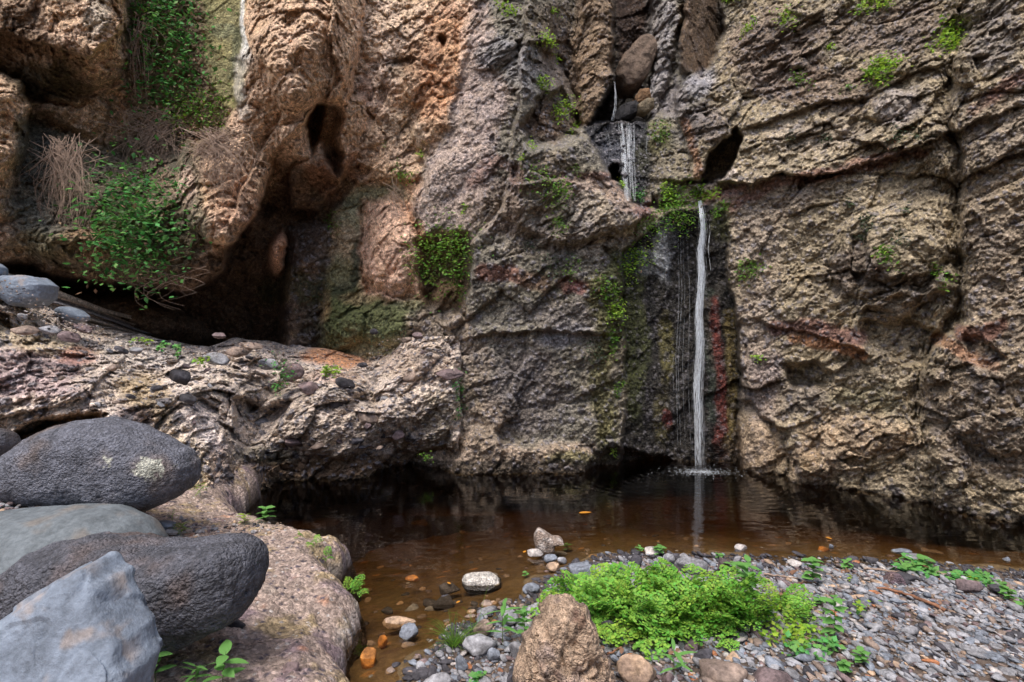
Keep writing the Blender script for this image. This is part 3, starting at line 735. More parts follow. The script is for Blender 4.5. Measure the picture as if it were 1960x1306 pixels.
# ================================================================== THE LEDGE (left, conglomerate)
rim_x = np.array([-1600, -700, -200, 0, 60, 100, 165, 220, 330, 400, 440, 500, 560, 640, 700, 722, 760, 830, 890, 960])
rim_y = np.array([200, 380, 480, 524, 556, 592, 606, 638, 656, 664, 650, 652, 664, 672, 684, 652, 644, 648, 640, 640])
gx = axis(-1500, -30, 930, 960, 2.0, 30)
gt = np.r_[np.linspace(0, 1, 210), 1.06, 1.15, 1.3]
Xl, T = np.meshgrid(gx, gt)
top = np.interp(Xl, rim_x, rim_y)
bot = np.interp(Xl, [-1500, 0, 250, 400, 470, 600, 700, 820, 960], [1500, 1010, 1000, 985, 955, 925, 915, 905, 900])
Yl = top + (bot - top) * T
lg = Sheet(Xl, Yl, [
    (-200, 478, 4.9), (0, 524, 5.6), (200, 632, 6.7), (400, 662, 7.1), (560, 668, 7.7), (700, 686, 7.6), (800, 650, 7.1), (885, 648, 6.9), (960, 800, 7.2),
    (0, 650, 4.95), (0, 750, 4.55), (0, 850, 4.3), (-300, 850, 3.8), (150, 800, 4.5), (200, 700, 5.3), (300, 720, 5.6), (300, 850, 4.7), (380, 760, 5.3), (400, 900, 4.75), (455, 975, 4.9), (350, 975, 4.4), (200, 980, 4.1), (0, 990, 3.7),
    (480, 720, 6.3), (500, 800, 6.1), (600, 715, 6.7), (600, 800, 6.15), (600, 870, 6.1), (700, 720, 6.9), (700, 800, 6.4), (700, 870, 6.4), (800, 720, 7.0), (800, 800, 6.7), (865, 850, 6.6), (880, 750, 6.75),
    (600, 915, 6.15), (520, 925, 6.0), (700, 905, 6.3), (820, 888, 6.85), (-1400, 600, 3.2), (-1400, 1400, 1.6)], 0.8)
lg.push([(462, 915), (520, 892), (600, 872), (700, 876), (770, 890), (800, 872), (880, 860), (900, 1000), (440, 1000)], 0.08, 8)
lg.push([(765, 900), (790, 870), (850, 856), (872, 872), (860, 1000), (765, 1000)], 0.7, 5)
lg.patch([(340, 760), (380, 755), (425, 790), (440, 840), (458, 910), (466, 970), (470, 1100), (200, 1100), (240, 900)], [(380, 770, 5.2), (440, 850, 5.1), (460, 960, 4.95), (300, 900, 4.5), (350, 1000, 4.3)], 5, 0.25, 14)
lg.push([(445, 760), (500, 780), (560, 770), (520, 830), (470, 860), (448, 830)], 0.3, 8)
lg.fault([(480, 790), (560, 740), (640, 745), (700, 770)], -0.16, 26)
lg.push([(20, 838), (60, 812), (120, 798), (190, 790), (200, 820), (120, 850), (40, 875)], 0.35, 7)
lg.fault([(0, 800), (90, 780), (160, 760), (220, 700)], 0.12, 40)
lg.fault([(0, 620), (60, 650), (160, 660), (260, 720), (360, 780)], -0.1, 26)
lg.dome(650, 730, 60, 40, 0.2); lg.dome(800, 760, 84, 110, 0.4); lg.dome(640, 800, 150, 70, 0.25); lg.push([(880, 600), (1000, 600), (1000, 1000), (868, 1000), (884, 800)], 0.9, 4); lg.dome(470, 670, 60, 24, .3)
lg.fault([(500, 700), (560, 705), (600, 735)], 0.15, 24)
lg.col[:] = srgb(198, 178, 160); lg.w["cong"][:] = 1.15; lg.w["flake"][:] = 0.5
lg.blob(60, 720, 110, 60, (160, 132, 136), 0.7); lg.blob(60, 650, 120, 26, (196, 172, 122), 0.6, 12); lg.blob(120, 600, 120, 20, (176, 154, 138), .6, 30)
lg.blob(150, 680, 40, 20, (164, 104, 86), 0.7); lg.blob(280, 760, 70, 40, (172, 144, 90), 0.6, 40); lg.blob(380, 820, 40, 90, (214, 196, 186), 0.8, -20, smooth=.3); lg.blob(260, 800, 36, 24, (104, 80, 82), .7)
lg.blob(330, 900, 90, 70, (186, 160, 104), 0.7); lg.blob(420, 900, 26, 50, (152, 120, 100), .6); lg.blob(300, 670, 110, 40, (176, 166, 158), .6)
lg.paint([(20, 838), (120, 795), (200, 785), (200, 830), (40, 885)], (140, 106, 62), 0.9, 8); lg.blob(640, 684, 70, 20, (190, 126, 72), 0.95, 5, 0.3, smooth=0.9, cong=.2)
lg.blob(640, 720, 60, 14, (160, 128, 110), .7); lg.blob(800, 690, 80, 40, (170, 146, 126), 0.7); lg.blob(640, 800, 170, 50, (158, 138, 116), .4)
lg.paint([(440, 890), (560, 870), (760, 865), (900, 850), (900, 1000), (440, 1000)], (116, 86, 52), 0.9, 12, 0.3)
lg.blob(840, 800, 40, 60, (100, 92, 60), .5); lg.blob(500, 870, 60, 20, (100, 96, 60), .5)
lg.big = 0.14
lg.relief()
Vl = lg.world().reshape(*lg.shape, 3)
# the top of the ledge runs back into the hollow under the cliff
back = [Vl[0] + np.array([0, d, -s_], F) + (np.c_[noise(Vl[0], 3, 5), noise(Vl[0], 3, 6), noise(Vl[0], 3, 7)] * 0.05) for d, s_ in ((3.2, 0.5), (1.6, 0.3), (0.8, 0.12), (0.3, 0.03), (0.1, 0.0))]
Vl = np.concatenate([np.stack(back).astype(F), Vl], 0)
r_, c_ = Vl.shape[:2]
colr = np.concatenate([np.repeat(lg.col.reshape(*lg.shape, 3)[:1], 5, 0), lg.col.reshape(*lg.shape, 3)], 0)
me = make_mesh("ledge", Vl.reshape(-1, 3), grid_faces(r_, c_), M_LEDGE, colr.reshape(-1, 3), np.full(r_ * c_, 0.9))
ledge = tag(obj("ledge_slope", me), kind="structure", label="sloping ledge of pebbly conglomerate rock left of the pool")
# ================================================================== GROUND: pool bed and gravel beach as one height field
def hf(name, xs, ys, zf, cf, mat):
    Xg, Yg = np.meshgrid(xs, ys)
    P = np.stack([Xg.ravel(), Yg.ravel(), Xg.ravel() * 0], 1).astype(F)
    z = zf(P); c, r = cf(P, z)
    V = P.copy(); V[:, 2] = z
    return make_mesh(name, V, grid_faces(len(ys), len(xs)), mat, c, r)

def line_world(pts, z):
    return [tuple(level(x, y, z))[:2] for x, y in pts]

SHORE = line_world([(740, 1420), (800, 1300), (850, 1235), (900, 1190), (1000, 1160), (1040, 1110), (1110, 1085), (1190, 1062), (1300, 1064), (1450, 1068), (1600, 1072), (1700, 1080), (1840, 1092), (1960, 1100), (2300, 1120)], 0.0)
beach_poly = SHORE + [(9, 3.2), (9, -9), (-.5, -9), (-.4, 1.5)]

def beach_sd(P):
    return seg_dist(P[:, 0] + 0.06 * noise(P, 4, 3), P[:, 1] + 0.06 * noise(P, 4, 4), beach_poly, True)

def ground_z(P):
    d = beach_sd(P)
    up = 0.10 * sstep(0, 1.6, d) + 0.03 * np.clip(d, 0, 1)
    dn = -0.45 * sstep(0, 2.6, -d) - 0.06 * sstep(0, 0.5, -d)
    return (np.where(d > 0, up, dn) + 0.012 * fbm(P, 5, 4, 70) + 0.02 * noise(P, 1.7, 71) + 0.004).astype(F)

def ground_c(P, z):
    d = beach_sd(P)
    soil = srgb(92, 80, 72); bed = srgb(100, 82, 56)
    m = sstep(0.02, -0.06, d)[:, None]
    c = soil * (1 - m) + bed * m
    v = 1 + 0.35 * fbm(P, 3, 4, 72) + 0.3 * fbm(P, 14, 4, 73, .65)
    # fallen leaves and paler silt lying on the bed
    f1, f2, r = worley(P * np.array([1, 1.4, 1], F), 9, 8)
    k = ((r > 0.86) & (f1 < 0.3))[:, None] * m
    c = c * (1 - k * .6) + srgb(176, 128, 74) * k * .6
    k = ((r < 0.12) & (f1 < 0.45))[:, None] * m
    c = c * (1 - k * .6) + srgb(70, 50, 40) * k * .6
    return np.clip(c * v[:, None], 0.01, 0.8), np.where(d < 0.05, 0.6, 0.9)

xs = np.r_[np.linspace(-9, -2.4, 30), np.arange(-2.35, 4.6, 0.016), np.linspace(4.65, 9, 20)]
ys = np.r_[np.linspace(-9, 1.8, 30), np.arange(1.85, 4.4, 0.013), np.linspace(4.42, 9, 110)]
tag(obj("ground", hf("ground", xs, ys, ground_z, ground_c, M_GROUND)), kind="structure", label="dark gravelly soil of the beach running down into the brown pool bed")

def gz(x, y):
    return float(ground_z(np.array([[x, y, 0]], F))[0])

# ---- low rock shelf on the near left
EDGE = [(440, 960), (475, 988), (530, 1000), (600, 1018), (672, 1034), (655, 1056), (624, 1072), (656, 1096), (684, 1118), (690, 1142), (668, 1172), (652, 1196), (652, 1235), (664, 1270), (688, 1306), (740, 1420), (900, 1700)]
shelf_poly = line_world(EDGE, 0.17) + [(-.2, -3), (-9, -3), (-9, 7), (-2.6, 6.0), (-2.35, 5.2)]
def shelf_sd(P):
    return seg_dist(P[:, 0] + 0.03 * noise(P, 7, 3) + .012 * noise(P, 25, 9), P[:, 1] + 0.03 * noise(P, 7, 4), shelf_poly, True)
def shelf_z(P):
    d = shelf_sd(P)
    x, y = P[:, 0], P[:, 1]
    edge = 0.20 * np.clip(d / 0.16, 0, 1) ** 0.4
    rise = 0.16 * sstep(0.2, 1.6, d) + 0.22 * sstep(-1.9, -3.4, x) * sstep(2.2, 3.8, y)
    rg = fbm(P, 3.2, 5, 80, 0.55, True)
    z = np.where(d > 0, edge + rise + 0.02, -0.5 * sstep(0, 0.12, -d) + 0.0)
    bowl = -0.05 * np.exp(-(((x + 0.95) / 0.25) ** 2 + ((y - 2.75) / 0.3) ** 2))
    return (z + (0.035 * rg + 0.03 * fbm(P, 1.8, 3, 83) + 0.016 * fbm(P, 18, 4, 81, 0.65) + 0.006 * fbm(P, 70, 2, 82)) * np.clip(0.3 + d * 6, 0.2, 1) + bowl).astype(F)
def shelf_c(P, z):
    c = np.repeat(srgb(164, 146, 136)[None], len(P), 0)
    n = fbm(P, 2.6, 4, 84, 0.6); n2 = fbm(P, 4.5, 4, 85, 0.6)
    for m, cc in ((sstep(0.05, 0.3, n), srgb(138, 120, 128)), (sstep(0.05, 0.35, n2), srgb(166, 146, 110)), (sstep(0.25, 0.5, -n2), srgb(172, 124, 96)), (sstep(0.3, 0.5, -n), srgb(172, 158, 148))):
        c = c * (1 - m[:, None] * .8) + cc * m[:, None] * .8
    f1, _, r = worley(P, 34, 9)
    k = ((r > 0.8) & (f1 < 0.3))[:, None]
    c = np.where(k, srgb(196, 188, 184) * (0.4 + r[:, None] * .6), c)
    k = ((r < 0.16) & (f1 < 0.42))[:, None]
    c = np.where(k, srgb(92, 84, 92), c)
    d = shelf_sd(P)
    wet = sstep(0.035, 0.0, z)[:, None]
    pale = (sstep(0.035, 0.05, z) * sstep(0.12, 0.08, z))[:, None] * 0.35
    c = c * (1 - pale) + srgb(190, 184, 180) * pale
    c = c * (1 - wet) + srgb(50, 38, 30) * wet
    v = 1 + 0.3 * fbm(P, 12, 4, 86, .65)
    return np.clip(c * v[:, None], 0.01, 0.85), np.where(wet[:, 0] > .5, 0.4, 0.9)
xs = np.r_[np.linspace(-8, -3.2, 20), np.arange(-3.15, -0.2, 0.0085)]
ys = np.r_[np.linspace(-3, 1.75, 20), np.arange(1.8, 5.4, 0.0095), np.linspace(5.42, 6.5, 12)]
tag(obj("rock_shelf", hf("rock_shelf", xs, ys, shelf_z, shelf_c, M_LEDGE)), kind="structure", label="low purplish brown rock shelf along the left edge of the pool")
def shz(x, y):
    return float(shelf_z(np.array([[x, y, 0]], F))[0])

# ---- unseen canyon wall behind the viewer, added to keep the overhang undersides dark
Xb, Yb = np.meshgrid(np.linspace(-11, 11, 60), np.linspace(0, 1, 30))
Pb = np.stack([Xb.ravel(), Xb.ravel() * 0 - 10.0, Yb.ravel() * 7 - 0.5], 1).astype(F)
Pb[:, 1] += -2.2 * (Pb[:, 2] / 9) + 0.8 * fbm(Pb, 0.5, 4, 90) + 0.02 * Pb[:, 0] ** 2
cb = srgb(160, 128, 100) * (1 + 0.3 * fbm(Pb, 1.5, 4, 91))[:, None]
tag(obj("unseen_canyon_wall", make_mesh("unseen_canyon_wall", Pb, grid_faces(30, 60)[:, ::-1].copy(), M_CLIFF, cb, np.full(len(Pb), .9))), kind="structure", label="unseen canyon wall behind the viewer, added to shade the overhangs")

# ================================================================== WATER
mw, t, out = new_mat("pool_water")
gl = N(t, "ShaderNodeBsdfGlossy", Roughness=0.03); gl.inputs[0].default_value = (1, 1, 1, 1)
tr = N(t, "ShaderNodeBsdfTransparent"); tr.inputs[0].default_value = (0.90, 0.82, 0.68, 1)
fr = N(t, "ShaderNodeFresnel", IOR=1.42)
mx = N(t, "ShaderNodeMixShader")
g = N(t, "ShaderNodeNewGeometry")
mp = N(t, "ShaderNodeMapping"); mp.inputs["Scale"].default_value = (1, 2.2, 1); t.links.new(g.outputs["Position"], mp.inputs[0])
n1 = N(t, "ShaderNodeTexNoise", Scale=3.5, Detail=3.0); t.links.new(mp.outputs[0], n1.inputs["Vector"])
# rings spreading from the foot of the fall
vd = N(t, "ShaderNodeVectorMath", operation='DISTANCE'); t.links.new(g.outputs["Position"], vd.inputs[0]); vd.inputs[1].default_value = (2.15, 6.6, 0)
sn = N(t, "ShaderNodeMath", operation='MULTIPLY'); sn.inputs[1].default_value = 55.0; t.links.new(vd.outputs["Value"], sn.inputs[0])
s2 = N(t, "ShaderNodeMath", operation='SINE'); t.links.new(sn.outputs[0], s2.inputs[0])
fa = N(t, "ShaderNodeMapRange"); fa.inputs[1].default_value = 0.2; fa.inputs[2].default_value = 2.2; fa.inputs[3].default_value = 0.35; fa.inputs[4].default_value = 0.0; t.links.new(vd.outputs["Value"], fa.inputs[0])
ml = N(t, "ShaderNodeMath", operation='MULTIPLY'); t.links.new(s2.outputs[0], ml.inputs[0]); t.links.new(fa.outputs[0], ml.inputs[1])
ad = N(t, "ShaderNodeMath", operation='ADD'); t.links.new(ml.outputs[0], ad.inputs[0]); t.links.new(n1.outputs[0], ad.inputs[1])
bp = N(t, "ShaderNodeBump", Strength=0.22, Distance=0.02); t.links.new(ad.outputs[0], bp.inputs["Height"])
t.links.new(bp.outputs[0], gl.inputs["Normal"]); t.links.new(bp.outputs[0], fr.inputs["Normal"])
t.links.new(fr.outputs[0], mx.inputs[0]); t.links.new(tr.outputs[0], mx.inputs[1]); t.links.new(gl.outputs[0], mx.inputs[2]); t.links.new(mx.outputs[0], out.inputs[0])
ab = N(t, "ShaderNodeVolumeAbsorption", Density=2.0); ab.inputs[0].default_value = (0.58, 0.44, 0.22, 1); t.links.new(ab.outputs[0], out.inputs["Volume"])
wv = [(-3.4, 1.2, 0), (8.5, 1.2, 0), (8.5, 9.2, 0), (-3.4, 9.2, 0), (-3.4, 1.2, -1.6), (8.5, 1.2, -1.6), (8.5, 9.2, -1.6), (-3.4, 9.2, -1.6)]
tag(obj("pool_water", make_mesh("pool_water", wv, [[0, 1, 2, 3], [7, 6, 5, 4], [0, 4, 5, 1], [1, 5, 6, 2], [2, 6, 7, 3], [3, 7, 4, 0]], mw, smooth=False)), kind="structure", label="still dark brown water of the pool under the waterfall")
# ================================================================== BOULDERS AND STONES
def ico(sub):
    import bmesh
    bm = bmesh.new(); bmesh.ops.create_icosphere(bm, subdivisions=sub, radius=1.0)
    V = np.array([v.co[:] for v in bm.verts], F); T = np.array([[v.index for v in f.verts] for f in bm.faces], np.int32)
    bm.free()
    return V, T
ICO = {k: ico(k) for k in (1, 2, 3, 4, 5)}

def stone_verts(seed, sub=3, flat=(1, 0.8, 0.6), facets=9, sharp=10.0, rough=0.04, freq=2.0):
    """a broken or rolled stone: a ball cut by planes, edges worn by `sharp`"""
    r = np.random.default_rng(seed)
    d, T = ICO[sub]
    nrm = r.normal(size=(facets, 3)); nrm /= np.linalg.norm(nrm, axis=1)[:, None]
    off = r.uniform(0.5, 0.85, facets)
    k = np.clip((d @ nrm.T.astype(F)) / off, 1e-3, None)
    rad = (1 + (k ** sharp).sum(1)) ** (-1 / sharp)
    V = d * rad[:, None]
    V = V * (1 + rough * fbm(d + seed, freq, 4, seed % 50)[:, None] * 2.4)
    V = V / np.abs(V).max(0) * np.array(flat, F)
    return V.astype(F), T

def mats_for_stones():
    L = {}
    for n, c, tint in (("lavender", (154, 154, 159), (122, 121, 124)), ("blue", (128, 134, 145), (100, 104, 112)), ("brown", (148, 130, 118), (112, 98, 90)),
                       ("tan", (186, 158, 132), (150, 128, 112)), ("dark", (76, 74, 80), (56, 54, 58)), ("pale", (184, 177, 173), (146, 139, 137)), ("rusty", (176, 116, 78), (130, 92, 72)),
                       ("purple", (126, 108, 108), (98, 86, 88)), ("orange", (196, 132, 66), (140, 92, 50))):
        L[n] = rock_material("stone_" + n, speck=0.5, scale=60, bump=0.8, dist=0.005, use_rough=False, base=srgb(*c), rough=0.8, tint=srgb(*tint), tint_scale=9.0, spec=0.4)
    return L
STONE = mats_for_stones()

def outline_rock(name, outline, D, thick, mat, label, cat="boulder", fullness=0.75, lean=0.0, rough=0.02, freq=3.0, res=(150, 90), seed=1, extra=None, bulge_back=1.0, see=0.9, colf=None, warp=0.0):
    """a boulder with the outline surveyed at distance D and a real thickness"""
    pts = ray([p[0] for p in outline], [p[1] for p in outline], D)
    x, z = pts[:, 0], pts[:, 2]
    cx, cz = (x.min() + x.max()) / 2, (z.min() + z.max()) / 2
    sx, sz = (x.max() - x.min()) / 2, (z.max() - z.min()) / 2
    nt_, nf = res
    th = np.linspace(0, 2 * np.pi, nt_, endpoint=False)
    R = np.zeros(nt_)
    qx, qz = (x - cx) / sx, (z - cz) / sz
    for i in range(len(qx)):
        a, b = np.array([qx[i], qz[i]]), np.array([qx[(i + 1) % len(qx)], qz[(i + 1) % len(qx)]])
        e = b - a
        c, s_ = np.cos(th), np.sin(th)
        den = c * e[1] - s_ * e[0]
        den = np.where(abs(den) < 1e-9, 1e-9, den)
        t_ = (a[0] * e[1] - a[1] * e[0]) / den
        u = (a[0] * s_ - a[1] * c) / den
        ok = (t_ > 0) & (u >= -1e-6) & (u <= 1 + 1e-6)
        R = np.where(ok, np.maximum(R, t_), R)
    k = np.array([.25, .5, .25]); R = np.convolve(np.r_[R[-1], R, R[0]], k, 'valid')
    ph = np.linspace(0.02, np.pi - 0.02, nf)
    rad = np.sin(ph) ** fullness; dep = np.sign(np.cos(ph)) * np.abs(np.cos(ph)) ** fullness
    PH, TH = np.meshgrid(np.arange(nf), np.arange(nt_), indexing='ij')
    rr = rad[PH] * R[TH]
    soft = np.where(rad[PH] < 1, 1, 1)
    Vx = rr * np.cos(th[TH]); Vz = rr * np.sin(th[TH]); Vy = -dep[PH]
    V = np.stack([Vx * sx, Vy * thick * np.where(Vy > 0, bulge_back, 1), Vz * sz], -1).reshape(-1, 3)
    # seen from above, the back falls and the front foot rises with the line of sight
    s_ = max(0.0, (np.mean([p[1] for p in outline]) - CY) / FPX)
    kz = sstep(0, 0.45, np.abs(V[:, 2]) / sz)
    V[:, 2] -= s_ * V[:, 1] * kz * (V[:, 1] * V[:, 2] > 0) * see
    V[:, 1] += lean * V[:, 2]
    n = V / np.array([sx, thick, sz]) ; n /= np.linalg.norm(n, axis=1)[:, None] + 1e-9
    Q = (V + seed * 3.7).astype(F)
    h = rough * (0.7 * fbm(Q, freq, 5, seed, 0.5) + 0.5 * fbm(Q, freq * 1.5, 4, seed + 5, .5, True))
    h += 0.12 * rough * fbm(Q, freq * 9, 3, seed + 2, 0.6)
    if extra is not None: h = h + extra(V, Q)
    V = V + n * h[:, None]
    i = np.arange(nf * nt_).reshape(nf, nt_)
    j = np.roll(i, -1, 1)
    Fc = np.stack([i[:-1].ravel(), j[:-1].ravel(), j[1:].ravel(), i[1:].ravel()], 1)
    faces = Fc.tolist() + [i[0][::-1].tolist(), i[-1].tolist()]
    col = rg = None
    if colf is not None:
        col = np.clip(colf(V, Q), 0.01, 0.9); rg = np.full(len(V), 0.8)
    me = make_mesh(name, V, faces, mat, col, rg)
    o = obj(name, me); o.location = (cx, D, cz)
    return tag(o, label, cat)

M_BOULD = rock_material("basalt_boulder", grit=0.16, grit_scale=85, speck=0.45, scale=55, bump=1.0, dist=0.014, objcoord=True, spec=0.4)
M_SLATE = rock_material("slate_slab", speck=0.3, scale=40, bump=0.8, dist=0.008, objcoord=True, spec=0.4)

def vesicles(V, Q, amp=0.006, fr=30):
    f1, _, r = worley(Q, fr, 12)
    f2, _, r2 = worley(Q, fr * .35, 13)
    return -amp * 1.6 * np.clip(1 - f1 / (0.15 + 0.3 * r), 0, 1) * (r > 0.4) + 1.3 * amp * fbm(Q, 20, 4, 19, .7) - amp * 2.4 * np.clip(1 - f2 / 0.22, 0, 1) * (r2 > 0.8)

def col_a(V, Q):
    c = np.repeat(srgb(106, 108, 118)[None], len(V), 0) * (1 + 0.3 * fbm(Q, 6, 5, 4, 0.65))[:, None]
    br = sstep(0.05, 0.4, fbm(Q, 3, 4, 6))[:, None]; c = c * (1 - br * .6) + srgb(116, 98, 84) * br * .6
    li = np.exp(-(((V[:, 0] - 0.28) / 0.22) ** 2 + ((V[:, 2] - 0.07) / 0.10) ** 2)) + np.exp(-(((V[:, 0] - 0.50) / 0.1) ** 2 + ((V[:, 2] - 0.02) / 0.09) ** 2))
    k = sstep(0.60, 0.70, li * 0.55 + 0.8 * fbm(Q, 15, 4, 7, 0.6))[:, None]
    c = c * (1 - k) + srgb(176, 176, 164) * k
    return c
def col_b(V, Q):
    c = np.repeat(srgb(90, 91, 99)[None], len(V), 0) * (1 + 0.3 * fbm(Q, 7, 5, 4, 0.65))[:, None]
    br = sstep(0.0, 0.35, fbm(Q, 3.5, 4, 9))[:, None]
    return c * (1 - br * .5) + srgb(104, 84, 72) * br * .5
def col_d(V, Q):
    c = srgb(102, 109, 114) * (1 + 0.28 * fbm(Q, (9, 4, 14), 5, 4, 0.65))[:, None]
    k = sstep(.1, .4, fbm(Q, 5, 4, 8))[:, None]
    return c * (1 - k * .5) + srgb(128, 116, 104) * k * .5
def col_c(V, Q):
    c = np.repeat(srgb(120, 130, 144)[None], len(V), 0) * (1 + 0.14 * fbm(Q, 8, 5, 4, 0.6))[:, None]
    br = sstep(0.12, 0.4, fbm(Q, 9, 4, 9))[:, None]
    return c * (1 - br * .5) + srgb(160, 140, 122) * br * .5

outline_rock("boulder", [(-18, 915), (0, 892), (30, 868), (75, 835), (130, 810), (195, 801), (260, 816), (320, 848), (354, 868), (368, 890), (369, 912), (360, 934), (330, 956), (268, 982), (235, 966), (160, 964), (60, 958), (0, 945)], 3.45, 0.27, M_BOULD,
             "large smooth dark grey boulder blotched with pale lichen, below the ledge", fullness=0.66, see=0.12, rough=0.018, freq=3, seed=1, extra=lambda V, Q: vesicles(V, Q, .006, 34), colf=col_a, res=(240, 150))
outline_rock("boulder", [(-10, 1160), (0, 1128), (30, 1090), (80, 1050), (150, 1032), (250, 1034), (330, 1042), (400, 1035), (450, 1032), (480, 1044), (495, 1070), (496, 1100), (488, 1136), (464, 1176), (400, 1208), (330, 1236), (272, 1256), (200, 1230), (100, 1210), (20, 1190)], 2.2, 0.22, M_BOULD,
             "dark pitted boulder with a saddle in its top, between greenish stone and slate slab", fullness=0.62, see=0.15, rough=0.022, freq=3.5, seed=3, extra=lambda V, Q: vesicles(V, Q, .006, 40) - 0.008 * np.exp(-((V[:, 0] - .1) / .1) ** 2) * (V[:, 2] > .1), colf=col_b, res=(260, 160))
outline_rock("boulder", [(-90, 1000), (0, 986), (120, 978), (200, 980), (255, 1000), (286, 1030), (290, 1060), (200, 1100), (60, 1150), (0, 1160), (-90, 1150)], 3.0, 0.36, M_SLATE,
             "smooth greenish grey boulder lying behind the dark saddle-topped one", fullness=0.7, rough=0.02, freq=2.5, seed=5, lean=0.5, colf=col_d, res=(200, 110))
outline_rock("slab", [(-90, 1260), (0, 1186), (62, 1140), (114, 1106), (128, 1108), (142, 1126), (168, 1136), (184, 1164), (216, 1198), (246, 1222), (256, 1250), (276, 1276), (276, 1320), (300, 1460), (-90, 1500)], 1.62, 0.12, M_SLATE,
             "angular blue grey slate slab leaning in the bottom left corner", cat="slab", fullness=0.3, rough=0.014, freq=4, seed=8, lean=0.45, colf=col_c, res=(240, 140), see=0.0,
             extra=lambda V, Q: 0.02 * np.floor(2.2 * noise(Q, (5, 3, 5), 3) + 0.5 * noise(Q, 14, 4)) * 0.5 + 0.006 * facets(Q, (3.5, 3.5, 3.5), 9) + 0.05 * np.clip(-(V[:, 0] - 0.05 + (V[:, 2] - 0.05) * 0.7), -.2, .05))
outline_rock("boulder", [(-60, 818), (0, 820), (18, 830), (24, 850), (16, 876), (0, 890), (-60, 900)], 3.9, 0.15, M_BOULD, "rounded dark stone cut by the left edge beside the lichen-blotched boulder", rough=0.01, seed=9, colf=col_b, res=(60, 40))
outline_rock("boulder", [(-14, 548), (0, 536), (28, 529), (55, 531), (76, 534), (97, 547), (92, 572), (66, 588), (40, 586), (22, 574), (0, 562)], 5.35, 0.18, M_SLATE, "flat-topped blue grey rock perched on the crest of the ledge", rough=0.03, freq=5, seed=12, fullness=.6, colf=col_c, res=(120, 70))
outline_rock("boulder", [(-60, 500), (-8, 503), (5, 512), (6, 525), (-4, 532), (-60, 535)], 5.3, 0.12, M_SLATE, "rounded grey stone at the left edge on top of the ledge", rough=0.01, seed=13, colf=col_c, res=(60, 40))
outline_rock("boulder", [(112, 592), (125, 587), (150, 594), (166, 606), (166, 614), (145, 618), (120, 606)], 5.75, 0.12, M_SLATE, "low slab of grey rock on the sloping crest of the ledge", rough=0.02, seed=14, colf=col_c, res=(80, 50))

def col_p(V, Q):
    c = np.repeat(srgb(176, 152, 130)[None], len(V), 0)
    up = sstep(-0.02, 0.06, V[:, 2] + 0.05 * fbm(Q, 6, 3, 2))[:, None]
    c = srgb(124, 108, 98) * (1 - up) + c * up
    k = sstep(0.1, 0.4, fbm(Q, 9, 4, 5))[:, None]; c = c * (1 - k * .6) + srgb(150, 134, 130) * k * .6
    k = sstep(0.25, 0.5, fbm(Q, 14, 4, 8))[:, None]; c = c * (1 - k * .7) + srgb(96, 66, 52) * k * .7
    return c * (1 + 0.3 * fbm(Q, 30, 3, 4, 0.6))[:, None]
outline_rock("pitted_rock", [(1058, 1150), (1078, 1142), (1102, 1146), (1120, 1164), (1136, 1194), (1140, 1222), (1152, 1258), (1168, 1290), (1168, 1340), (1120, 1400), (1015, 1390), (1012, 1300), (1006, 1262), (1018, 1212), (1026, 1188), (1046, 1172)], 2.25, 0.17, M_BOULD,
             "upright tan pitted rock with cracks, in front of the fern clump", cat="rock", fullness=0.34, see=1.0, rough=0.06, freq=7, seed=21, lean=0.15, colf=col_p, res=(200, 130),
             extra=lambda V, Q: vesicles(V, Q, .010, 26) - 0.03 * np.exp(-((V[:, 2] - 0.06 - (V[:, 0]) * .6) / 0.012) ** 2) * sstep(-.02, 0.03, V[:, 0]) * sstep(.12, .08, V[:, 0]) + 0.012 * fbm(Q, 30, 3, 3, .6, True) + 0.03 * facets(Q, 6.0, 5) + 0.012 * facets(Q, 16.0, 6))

COL.objects["pitted_rock"].location.z -= 0.035
# stones in and beside the pool: box in the photo (x0, y0, x1, y1), height of the ground there, stone, look, label
def stone_box(x0, y0, x1, y1, z, mat, seed, label, cat="stone", depth=0.7, sink=0.25, rot=0.0, sub=4, facets=8, sharp=9, name="stone", tilt=0.0, group=None):
    xc = (x0 + x1) / 2
    b = level(xc, y1, z)
    D = b.y
    w = (x1 - x0) / FPX * D
    hv = (y1 - y0) / FPX * D
    dp = w * depth
    # seen from above: what shows of the height is height plus the top's foreshortened depth
    el_ = (y1 - CY) / FPX
    h = max(hv - dp * el_ * 0.35, hv * 0.62)
    V, T = stone_verts(seed, sub, (0.5, 0.5, 0.5), facets, sharp, 0.05, 2.5)
    V = V * np.array([w, dp, h * (1 + sink)], F)
    me = make_mesh(name, V, T, mat)
    if sharp > 7:
        me.polygons.foreach_set("use_smooth", np.ones(len(me.polygons), bool))
    o = obj(name, me)
    o.location = (b.x, D + dp * 0.42, z + h * (1 + sink) / 2 - h * sink)
    o.rotation_euler = (0, math.radians(tilt), math.radians(rot))
    return tag(o, label, cat, group)

